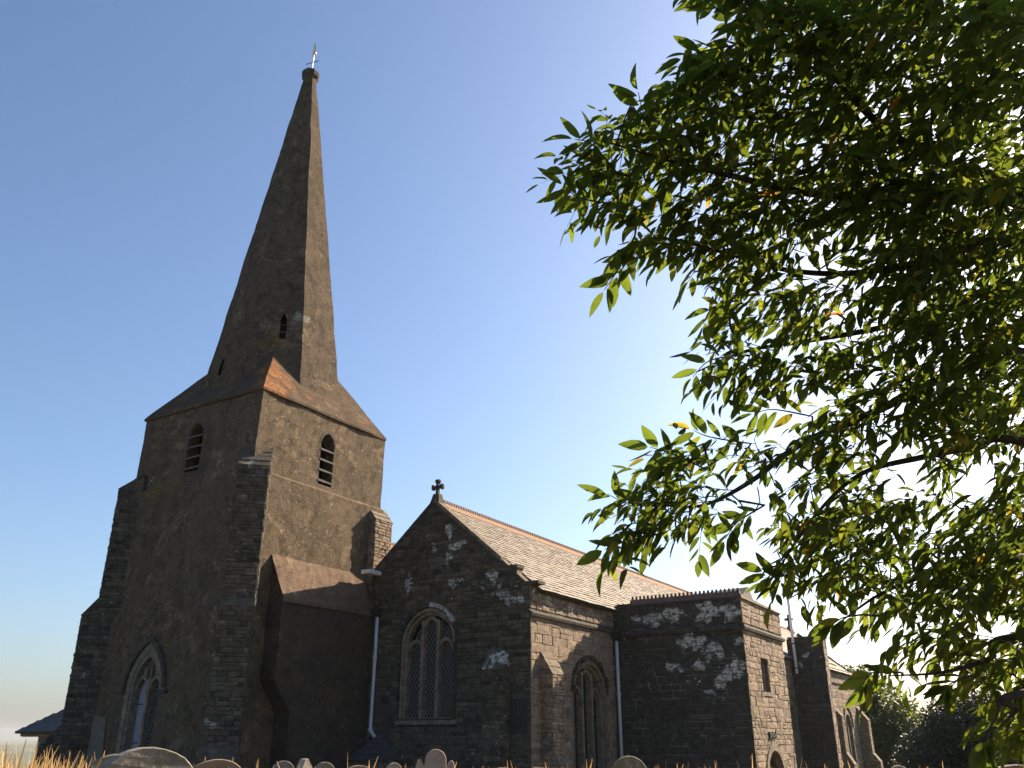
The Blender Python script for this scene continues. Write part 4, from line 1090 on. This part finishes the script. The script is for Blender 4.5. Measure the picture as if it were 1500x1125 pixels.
grave(737,1124,13., sg(.10), .34, .11, GM[1], 'reddish gravestone top barely rising from the grass before the gable', 14)
grave(791,1123.5,13., sg(.10), .34, .11, GM[1], 'reddish gravestone top barely rising from the grass before the south buttress', 14)
grave(920,1107,12.5, top_round, .50, .10, GM[2], 'mossy round-headed gravestone in front of the porch downpipe', 10)
grave(1313,1121,13., top_round, .26, .10, GM[0], 'small grey gravestone top near the yew and church end', 14)
grave(1492,1120,8.5, sg(.12), .5, .12, GM[1], 'brownish gravestone under the overhanging chestnut boughs', 14)

# ================================================================== foreground tree
m = NT('chestnut_leaf'); isl = m.island()
x = m.n('ShaderNodeValToRGB'); m.set(x.inputs[0], isl); e = x.color_ramp.elements
e[0].color = (.028,.042,.014,1); e[1].color = (.076,.092,.024,1); e[1].position = .97
for p_, c_ in ((.45,(.036,.057,.016)),(.8,(.048,.073,.018)),(.997,(.12,.10,.02)),(1.,(.22,.08,.02))): q = e.new(p_); q.color = (*c_,1)
leafc = m.mix(m.ramp(m.noise(30, 3, .6), .3, .7), x.outputs[0], m.mix(1., x.outputs[0], (1.35,1.3,1.2), 'MULTIPLY'))
m.base(leafc, .72, .06)
tl = m.n('ShaderNodeBsdfTranslucent'); tc = m.mix(1., leafc, (3.0,2.75,1.05), 'MULTIPLY'); m.set(tl.inputs['Color'], tc)
ms = m.n('ShaderNodeMixShader'); ms.inputs[0].default_value = .5
m.t.links.new(m.b.outputs[0], ms.inputs[1]); m.t.links.new(tl.outputs[0], ms.inputs[2]); m.t.links.new(ms.outputs[0], m.out.inputs[0])
M['leaf'] = m.mat
M['bark'] = mat_simple('dark_bark', (.035,.028,.022), (.085,.07,.055), 18, .9, .15, .8, .02)

tree = empty('chestnut_tree', (6.6,-1.7,.1)); tag(tree, 'leafy chestnut tree spreading its low boughs over the churchyard', 'tree')
TI = Matrix.Translation(tree.location).inverted()
def tpart(mb, name, mat, smooth=True, parent=None):
    o = mb.build(name, mat, parent or tree, smooth)
    if parent is None: o.matrix_parent_inverse = TI
    return o
tb = Vector((6.6,-1.7,-.2))
def spline(pts, n=8):
    pts = [Vector(p) for p in pts]; out = []
    P = [pts[0]*2-pts[1]]+pts+[pts[-1]*2-pts[-2]]
    for i in range(1, len(P)-2):
        for k in range(n):
            t = k/n; a, b, c, d = P[i-1:i+3]
            out.append(.5*((2*b)+(c-a)*t+(2*a-5*b+4*c-d)*t*t+(3*b-a-3*c+d)*t**3))
    return out+[pts[-1]]
q = MB(); tpts = spline([tb, tb+Vector((.05,.05,1.2)), tb+Vector((-.05,.15,2.6)), tb+Vector((-.1,.3,4.2)), tb+Vector((0,.45,6.0)), tb+Vector((.1,.5,8.2))], 5)
q.tube(tpts, [.36-.25*i/(len(tpts)-1)+(.12 if i == 0 else 0) for i in range(len(tpts))], 14); tpart(q, 'trunk', M['bark'])
def trunk_at(z): return min(tpts, key=lambda p: abs(p.z-z))
boughs = [
 (3.7, .046, [(1500,285,5.9),(1473,263,5.6),(1380,238,5.4),(1295,188,5.1),(1225,115,4.9),(1160,40,4.7),(1135,-30,4.7)]),
 (3.5, .043, [(1510,310,5.8),(1455,295,5.5),(1300,290,5.1),(1180,282,4.8),(1090,262,4.6),(980,235,4.4),(890,208,4.3)]),
 (3.0, .037, [(1510,520,5.7),(1400,545,5.5),(1293,598,5.2),(1176,649,4.9),(1100,705,4.75),(1030,740,4.6),(960,740,4.5)]),
 (3.2, .034, [(1510,430,6.2),(1400,450,5.9),(1290,480,5.6),(1180,500,5.3),(1090,515,5.0),(1020,545,4.85)]),
 (2.7, .032, [(1515,650,5.6),(1430,655,5.4),(1350,670,5.2),(1260,695,5.1),(1190,760,4.9),(1130,850,4.8)]),
 (2.4, .03, [(1515,800,5.4),(1440,820,5.3),(1370,838,5.2),(1290,870,5.1),(1225,915,5.0)]),
 (4.6, .042, [(1515,140,6.2),(1420,90,6.0),(1320,30,5.8),(1240,-40,5.7)]),
 (2.2, .024, [(1520,930,5.0),(1450,965,4.9),(1380,985,4.9),(1300,990,4.9)]),
 (3.4, .027, [(1510,370,5.6),(1380,380,5.2),(1250,400,5.0),(1150,395,4.8),(1060,370,4.6),(960,350,4.45),(905,400,4.35)]),
 (2.0, .025, [(1525,1010,4.6),(1490,1040,4.5),(1465,1065,4.5)]),
]
nodes = []
for tz, r0, pts in boughs:
    st = trunk_at(tz); P = spline([st]+[at(*p) for p in pts], 7); q = MB()
    n = len(P); q.tube(P, [r0*(1-.9*i/(n-1)) for i in range(n)], 8)
    tpart(q, 'bough', M['bark'])
    nodes += [(p, r0*(1-.82*i/(n-1))) for i, p in enumerate(P) if i > n*.12]
OUT = [(1020,-30),(1075,25),(1005,95),(1010,140),(950,150),(890,175),(850,205),(835,265),(850,290),(890,325),(925,370),(905,420),(935,415),(985,365),(1050,385),
       (1040,430),(1055,480),(1040,530),(1030,560),(1085,555),(1130,590),(1195,585),(1190,630),(1120,650),(1070,640),(1010,650),(965,660),(945,700),(900,735),(920,750),
       (890,800),(905,815),(975,785),(1040,780),(1075,755),(1085,770),(1130,745),(1150,800),(1140,850),(1165,870),(1215,870),(1235,905),(1280,965),(1290,985),(1330,990),(1410,975),
       (1450,1010),(1480,1060),(1495,1090),(1540,1100),(1540,-30)]
def inside(x, y, P):
    c = False; n = len(P)
    for i in range(n):
        (x1,y1),(x2,y2) = P[i], P[(i+1)%n]
        if (y1 > y) != (y2 > y) and x < (x2-x1)*(y-y1)/(y2-y1)+x1: c = not c
    return c
GAPS = [(1220,378,42,34),(1310,668,42,24),(1265,930,22,26),(1215,895,26,16),(1430,700,22,18),(1085,720,34,18),(1160,690,16,12),(1150,590,24,14),(1325,690,30,16),(1360,1010,30,14),(1250,470,18,14),(1345,185,10,8),(1320,930,16,12),(1460,910,14,12),(1110,745,24,14),(1300,505,14,14)]
rt_ = random.Random(21)
anch = []
tries = 0
while len(anch) < 1750 and tries < 60000:
    tries += 1
    x, y = rt_.uniform(800,1540), rt_.uniform(-40,1105)
    if not inside(x, y, OUT): continue
    if any(((x-g[0])/(g[2]+16))**2+((y-g[1])/(g[3]+16))**2 < 1 for g in GAPS): continue
    dens = .62
    if x > 1180 and y < 360: dens = .85
    elif x > 1330 and y < 640: dens = .95
    elif x > 1380: dens = .9
    elif y > 560 and x < 1100: dens = .52
    elif x < 1000: dens = .42
    elif x < 1180 and y < 400: dens = .6
    if rt_.random() > dens: continue
    lo = 4.15+max(0, (x-850))*.0006; hi = lo+.55+max(0, (x-1000))*.0034
    anch.append(at(x, y, rt_.uniform(lo, hi)))
# leaves
NS = 9
lt = []
for i in range(NS):
    t = i/(NS-1)
    wdt = .165*math.sin(math.pi*min(1, t**.85))**.8*(1.03 if i % 2 else .97) if 0 < i < NS-1 else .004
    lt.append((t, wdt, -.10*t*t))
LV = []
for t, wdt, dz in lt: LV += [(t,-wdt,dz+wdt*.35),(t,0,dz),(t,wdt,dz+wdt*.35)]
LV = np.array(LV); LF = []
for i in range(NS-1):
    a = i*3; LF += [(a,a+1,a+4,a+3),(a+1,a+2,a+5,a+4)]
LF = np.array(LF)
leaves = []          # (pos, dir, normal, size)
tw = MB()
npos = np.array([tuple(p) for p, r in nodes]); nrad = [r for p, r in nodes]
anch.sort(key=lambda a: np.min(np.sum((npos-np.array(a))**2, axis=1)))
tip_dir = (RT*-1.0).normalized()
for a in anch:
    out = (tip_dir*rt_.uniform(.4,1.1)+Vector((rt_.uniform(-.7,.7), rt_.uniform(-.7,.7), rt_.uniform(-.65,.35))))
    L = rt_.uniform(.20,.40)
    out.normalize(); base = a-out*L*.5; tip = a+out*L*.5+Vector((0,0,-.04))
    d2 = np.sum((npos-np.array(base))**2, axis=1); i = int(np.argmin(d2)); src = Vector(npos[i]); dist = math.sqrt(d2[i])
    mid = src.lerp(base, .5)+Vector((rt_.uniform(-.03,.03),rt_.uniform(-.03,.03),.06*dist))
    pts = spline([src, mid, base, a+Vector((0,0,.01)), tip], 3) if dist > .06 else spline([src, base, a, tip], 3)
    r0 = min(.012, max(.0045, .004+.007*dist), nrad[i])
    n = len(pts); tw.tube(pts, [r0*(1-.75*k/(n-1)) for k in range(n)], 5, False)
    npos = np.vstack([npos]+[np.array([tuple(p)]) for p in pts[2:-2:2]]); nrad += [r0*.8]*len(pts[2:-2:2])
    k0 = int(n*.42); nl = rt_.randint(7,10); side = 1
    for k in range(nl):
        t = k0+(n-1-k0)*k/(nl-1); i0 = min(n-2, int(t)); p = pts[i0].lerp(pts[i0+1], t-i0); d = (pts[i0+1]-pts[i0]).normalized()
        lat = d.cross(Vector((0,0,1))); lat = lat.normalized() if lat.length > .01 else RT.copy()
        side = -side
        ld_ = d*rt_.uniform(.35,.9)+lat*side*rt_.uniform(.35,.95)+Vector((0,0,rt_.uniform(-.8,.12)))
        if k == nl-1: ld_ = d+Vector((0,0,rt_.uniform(-.5,.1)))
        ld_.normalize()
        up_ = Vector((rt_.uniform(-.5,.5), rt_.uniform(-.5,.5), 1)); nn = up_-ld_*up_.dot(ld_); nn.normalize()
        leaves.append((p+ld_*.012, ld_, nn, rt_.uniform(.068,.138)))
def spray(path, nl=9):
    pts = spline([at(*p) for p in path], 4); n = len(pts)
    src = Vector(npos[int(np.argmin(np.sum((npos-np.array(pts[0]))**2, axis=1)))])
    tw.tube([src]+pts, [.007]+[.0055*(1-.7*k/(n-1)) for k in range(n)], 5, False)
    side = 1
    for k in range(nl):
        t = (n-1)*(.12+.88*k/(nl-1)); i0 = min(n-2, int(t)); p = pts[i0].lerp(pts[i0+1], t-i0); d = (pts[i0+1]-pts[i0]).normalized()
        lat = d.cross(FW).normalized(); side = -side
        ld_ = d*rt_.uniform(.5,1.0)+lat*side*rt_.uniform(.5,.9)+Vector((0,0,rt_.uniform(-.55,.0)))+FW*rt_.uniform(-.3,.3)
        if k == nl-1: ld_ = d+Vector((0,0,-.15))
        ld_.normalize(); up_ = FW*-1+Vector((rt_.uniform(-.9,.9), rt_.uniform(-.9,.9), rt_.uniform(-.2,1.1))); nn = (up_-ld_*up_.dot(ld_)).normalized()
        leaves.append((p+ld_*.012, ld_, nn, rt_.uniform(.11,.155)))
for pth in ([(905,255,4.3),(868,212,4.2),(842,204,4.2)], [(905,300,4.3),(850,290,4.2),(826,272,4.2)], [(930,345,4.35),(905,395,4.3),(885,425,4.25)],
        [(985,240,4.4),(945,170,4.3),(935,135,4.3)], [(1085,65,4.6),(1030,75,4.5),(1000,85,4.45)], [(1090,520,4.8),(1040,528,4.7),(1015,552,4.7)],
        [(1040,690,4.5),(985,665,4.4),(952,655,4.35)], [(985,735,4.4),(925,738,4.3),(890,724,4.3)], [(975,780,4.4),(920,792,4.3),(885,805,4.3)],
        [(1120,740,4.6),(1080,765,4.5),(1062,790,4.5)], [(1180,835,4.8),(1140,845,4.7),(1120,838,4.7)], [(1265,900,4.8),(1235,905,4.7),(1220,915,4.7)],
        [(1320,985,4.8),(1280,985,4.7),(1265,1000,4.7)], [(1190,610,4.9),(1135,600,4.8),(1105,605,4.8)], [(1080,440,4.7),(1045,450,4.6),(1030,475,4.6)],
        [(1060,20,4.6),(1040,5,4.6),(1025,-5,4.6)], [(1100,650,4.7),(1040,640,4.6),(1015,630,4.6)], [(1420,990,4.6),(1395,1000,4.6),(1385,1010,4.6)],
        [(1200,395,4.9),(1225,378,4.9),(1235,372,4.9)], [(1460,1050,4.3),(1445,1075,4.3),(1440,1090,4.3)]):
    spray(pth)
tag(tpart(tw, 'twigs', M['bark']), kind='stuff')
def leaf_px(l):
    x, y = proj(l[0]+l[1]*l[3]*.5)
    if not (0 < x < 1500 and 0 < y < 1125): return 0
    a, b = proj(l[0]), proj(l[0]+l[1]*l[3]); return math.hypot(a[0]-b[0], a[1]-b[1])*(1.6 if x < 1120 else 1)
order = sorted(range(len(leaves)), key=lambda i: -leaf_px(leaves[i])); bigl = set(order[:290])
lme = bpy.data.meshes.new('leaf'); lme.from_pydata([tuple(v) for v in LV], [], [tuple(int(k) for k in f) for f in LF]); lme.materials.append(M['leaf'])
lme.polygons.foreach_set('use_smooth', [True]*len(lme.polygons))
allv, allf = [], []; nb_ = 0
for i, (p, d, n_, s_) in enumerate(leaves):
    lat = n_.cross(d); curl = rt_.uniform(-.6,2.8); wd_ = rt_.uniform(.75,1.25)
    mat3 = np.array([tuple(d*s_), tuple(lat*s_*wd_), tuple(n_*s_*curl)])
    if i in bigl:
        o = link('leaf', lme, tree); o.matrix_parent_inverse = TI
        Mx = Matrix.Identity(4)
        for r in range(3):
            Mx[r][0] = mat3[0][r]; Mx[r][1] = mat3[1][r]; Mx[r][2] = mat3[2][r]; Mx[r][3] = p[r]
        o.matrix_basis = Mx
        continue
    V = LV@mat3+np.array(tuple(p)); allv.append(V); allf.append(LF+nb_); nb_ += len(V)
V = np.vstack(allv); Fc = np.vstack(allf)
me = bpy.data.meshes.new('foliage'); me.from_pydata(V.tolist(), [], Fc.tolist()); me.materials.append(M['leaf'])
me.polygons.foreach_set('use_smooth', [True]*len(me.polygons))
fo_ = link('foliage', me, tree); fo_.matrix_parent_inverse = TI; tag(fo_, kind='stuff')

# ================================================================== background trees
def mat_leafy(name, c0, c1, tr=.25):
    m = NT(name); isl = m.island(); col = m.mix(isl, c0, c1); m.base(col, .6, .25)
    tl = m.n('ShaderNodeBsdfTranslucent'); m.set(tl.inputs['Color'], m.mix(1., col, (2.4,2.2,1.2), 'MULTIPLY'))
    ms = m.n('ShaderNodeMixShader'); ms.inputs[0].default_value = tr
    m.t.links.new(m.b.outputs[0], ms.inputs[1]); m.t.links.new(tl.outputs[0], ms.inputs[2]); m.t.links.new(ms.outputs[0], m.out.inputs[0])
    return m.mat
def bgtree(name, label, base, clumps, nleaf, size, mat, trunk_r, seed, flat=1.0, cat='tree'):
    """clumps: (dx along right, dz, r) round the base"""
    rn = random.Random(seed); root = empty(name, base); tag(root, label, cat)
    if cat == 'tree': clumps = [(a*1.12, b*1.06, c*1.22) for a, b, c in clumps]; nleaf = int(nleaf*1.6)
    b0 = Vector(base); vs = []; fs = []; tot = sum(c[2]**2 for c in clumps)
    away = Vector((FW.x, FW.y, 0)).normalized(); limb = MB()
    for dx, dz, r in clumps:
        cc = RT*dx+Vector((0,0,dz))+away*rn.uniform(-.4,.4)*r
        limb.tube([Vector((0,0,dz*.25)), Vector((0,0,dz*.45))+RT*dx*.4, cc], [trunk_r*.5, trunk_r*.35, trunk_r*.12], 6)
        for k in range(int(nleaf*r*r/tot)):
            v = Vector((rn.gauss(0,1), rn.gauss(0,1), rn.gauss(0,1))).normalized()
            rad = r*(rn.random()**.42)*(1+.28*noise.noise(v*2.3+Vector((dx,dz,seed))))
            p = cc+Vector((v.x*rad, v.y*rad, v.z*rad*flat))
            u = Vector((rn.gauss(0,1), rn.gauss(0,1), rn.gauss(0,1)*.7)).normalized(); t = u.orthogonal().normalized(); s_ = size*rn.uniform(.5,1.3)
            i = len(vs); vs += [p-u*s_, p+t*s_*.45, p+u*s_, p-t*s_*.45]; fs.append((i,i+1,i+2,i+3))
    q = MB(); q.add(vs, fs); q.build('crown', mat, root)
    limb.tube([Vector((0,0,-.5)), Vector((0,0,max(c[1] for c in clumps)*.5))], [trunk_r, trunk_r*.6], 8); limb.build('trunk', M['bark'], root)
def gbase(px, d):
    p = at(px, 1082, d); return (p.x, p.y, ground_z(p.x, p.y))
k = 88/1250
bgtree('ash_tree', 'broadleaf tree with thin sparkling foliage rising past the church east end', gbase(1290,88),
    [(-1.6,5.6,2.6),(.6,4.6,2.5),(-2.4,3.2,2.6),(1.9,3.4,2.2),(0,1.6,2.6),(2.8,1.6,1.8),(-.6,7.0,1.5),(-3.2,6.0,1.8)], 15000, .21, mat_leafy('ash_leaf', (.035,.055,.015), (.075,.10,.025), .4), .3, 5)
bgtree('yew_tree', 'dense dark yew tree with flat layered branches in the churchyard', gbase(1410,60),
    [(0,2.8,1.9),(1.0,4.1,1.45),(-1.6,2.3,1.5),(2.2,2.8,1.5),(-.4,3.8,1.2),(-2.6,1.5,1.3),(2.6,1.2,1.7),(.2,.8,2.2),(-1.5,.4,1.8),(1.8,4.0,1.1),(-.9,3.4,1.1)], 26000, .12, mat_leafy('yew_needle', (.014,.025,.011), (.034,.05,.019), .12), .45, 8, .75)
bgtree('laurel_bush', 'bright yellow-green bush in front of the dark yew', gbase(1362,44),
    [(0,.55,.75),(-.5,.3,.6),(.5,.45,.6)], 2600, .075, mat_leafy('laurel_leaf', (.09,.12,.02), (.20,.21,.035), .4), .06, 3, cat='bush')
bgtree('conifer_tree', 'dark green conifer beyond the yew under the chestnut boughs', gbase(1500,52),
    [(0,1.4,1.5),(.4,2.6,1.1),(-1.0,.8,1.0),(1.2,1.5,1.5),(1.0,3.3,1.0)], 12000, .12, mat_leafy('conifer_needle', (.022,.04,.013), (.05,.075,.022), .2), .3, 9, .7)

# ================================================================== long dry grass
gr = MB(); rg = random.Random(77); vs = []; fs = []
def blade(x, y, h, wd, lean, ang, head):
    z = ground_z(x, y)-.02; c, s_ = math.cos(ang), math.sin(ang); i = len(vs); fa = rg.uniform(0, 6.28); wx, wy = math.cos(fa)*wd, math.sin(fa)*wd
    N_ = 5
    for k in range(N_):
        t = k/(N_-1); b = lean*t**2.2; ww = 1-.7*t
        if head: ww = (.55,.45,.4,2.1,.5)[k]
        px_, py_, pz_ = x+c*b*h, y+s_*b*h, z+h*t*(1-.25*lean*t)
        vs.append((px_-wx*ww, py_-wy*ww, pz_)); vs.append((px_+wx*ww, py_+wy*ww, pz_))
    for k in range(N_-1): fs.append((i+2*k, i+2*k+1, i+2*k+3, i+2*k+2))
fa0 = YAW
for k in range(26000):
    d = 3.4+(rg.random()**.8)*13; ang = fa0+R(rg.uniform(-42,42)); x, y = d*math.cos(ang), d*math.sin(ang)
    px_ = 750-F*math.tan(ang-fa0)/math.cos(PIT)
    left = sstep(330, 60, px_) if px_ < 330 else 0
    n_ = noise.noise(Vector((x*.9, y*.9, 0)))
    z = ground_z(x, y); vis = EYE-.032*d-z             # height at which a tip enters the frame
    hmx = vis*(.92+.05*left+.05*n_) + left*rg.uniform(0,.028*d)
    if rg.random() < .20:
        h = min(hmx+max(0, rg.gauss(0,.014))*d*.6, EYE+.03-z); blade(x, y, max(.2,h), rg.uniform(.003,.006), rg.uniform(.02,.35), rg.uniform(0,6.28), True)
    else:
        h = hmx*rg.uniform(.55,.97); blade(x, y, h, rg.uniform(.004,.009), rg.uniform(.1,.7), rg.uniform(0,6.28), False)
gr.add(vs, fs)
m = NT('dry_straw'); isl = m.island(); col = m.mix(isl, (.30,.20,.085), (.50,.36,.17)); m.base(col, .6, .3)
tl = m.n('ShaderNodeBsdfTranslucent'); m.set(tl.inputs['Color'], m.mix(1., col, (1.2,1.1,.9), 'MULTIPLY')); ms = m.n('ShaderNodeMixShader'); ms.inputs[0].default_value = .35
m.t.links.new(m.b.outputs[0], ms.inputs[1]); m.t.links.new(tl.outputs[0], ms.inputs[2]); m.t.links.new(ms.outputs[0], m.out.inputs[0])
tag(gr.build('grass', m.mat), 'tall dry golden grass stalks growing between the gravestones', 'grass', kind='stuff')

# ================================================================== hazy air
hz = MB(); hz.box(-4350,4350,-4350,4350,-90,45)
hm = bpy.data.materials.new('summer_haze'); hm.use_nodes = True; t = hm.node_tree; t.nodes.remove(t.nodes['Principled BSDF'])
pv = t.nodes.new('ShaderNodeVolumePrincipled'); pv.inputs['Color'].default_value = (.78,.83,.90,1); pv.inputs['Density'].default_value = .00013
pv.inputs['Anisotropy'].default_value = 0.
t.links.new(pv.outputs[0], t.nodes['Material Output'].inputs['Volume'])
tag(hz.build('haze', hm), 'thin pale summer haze over the far hills', 'haze', kind='stuff')
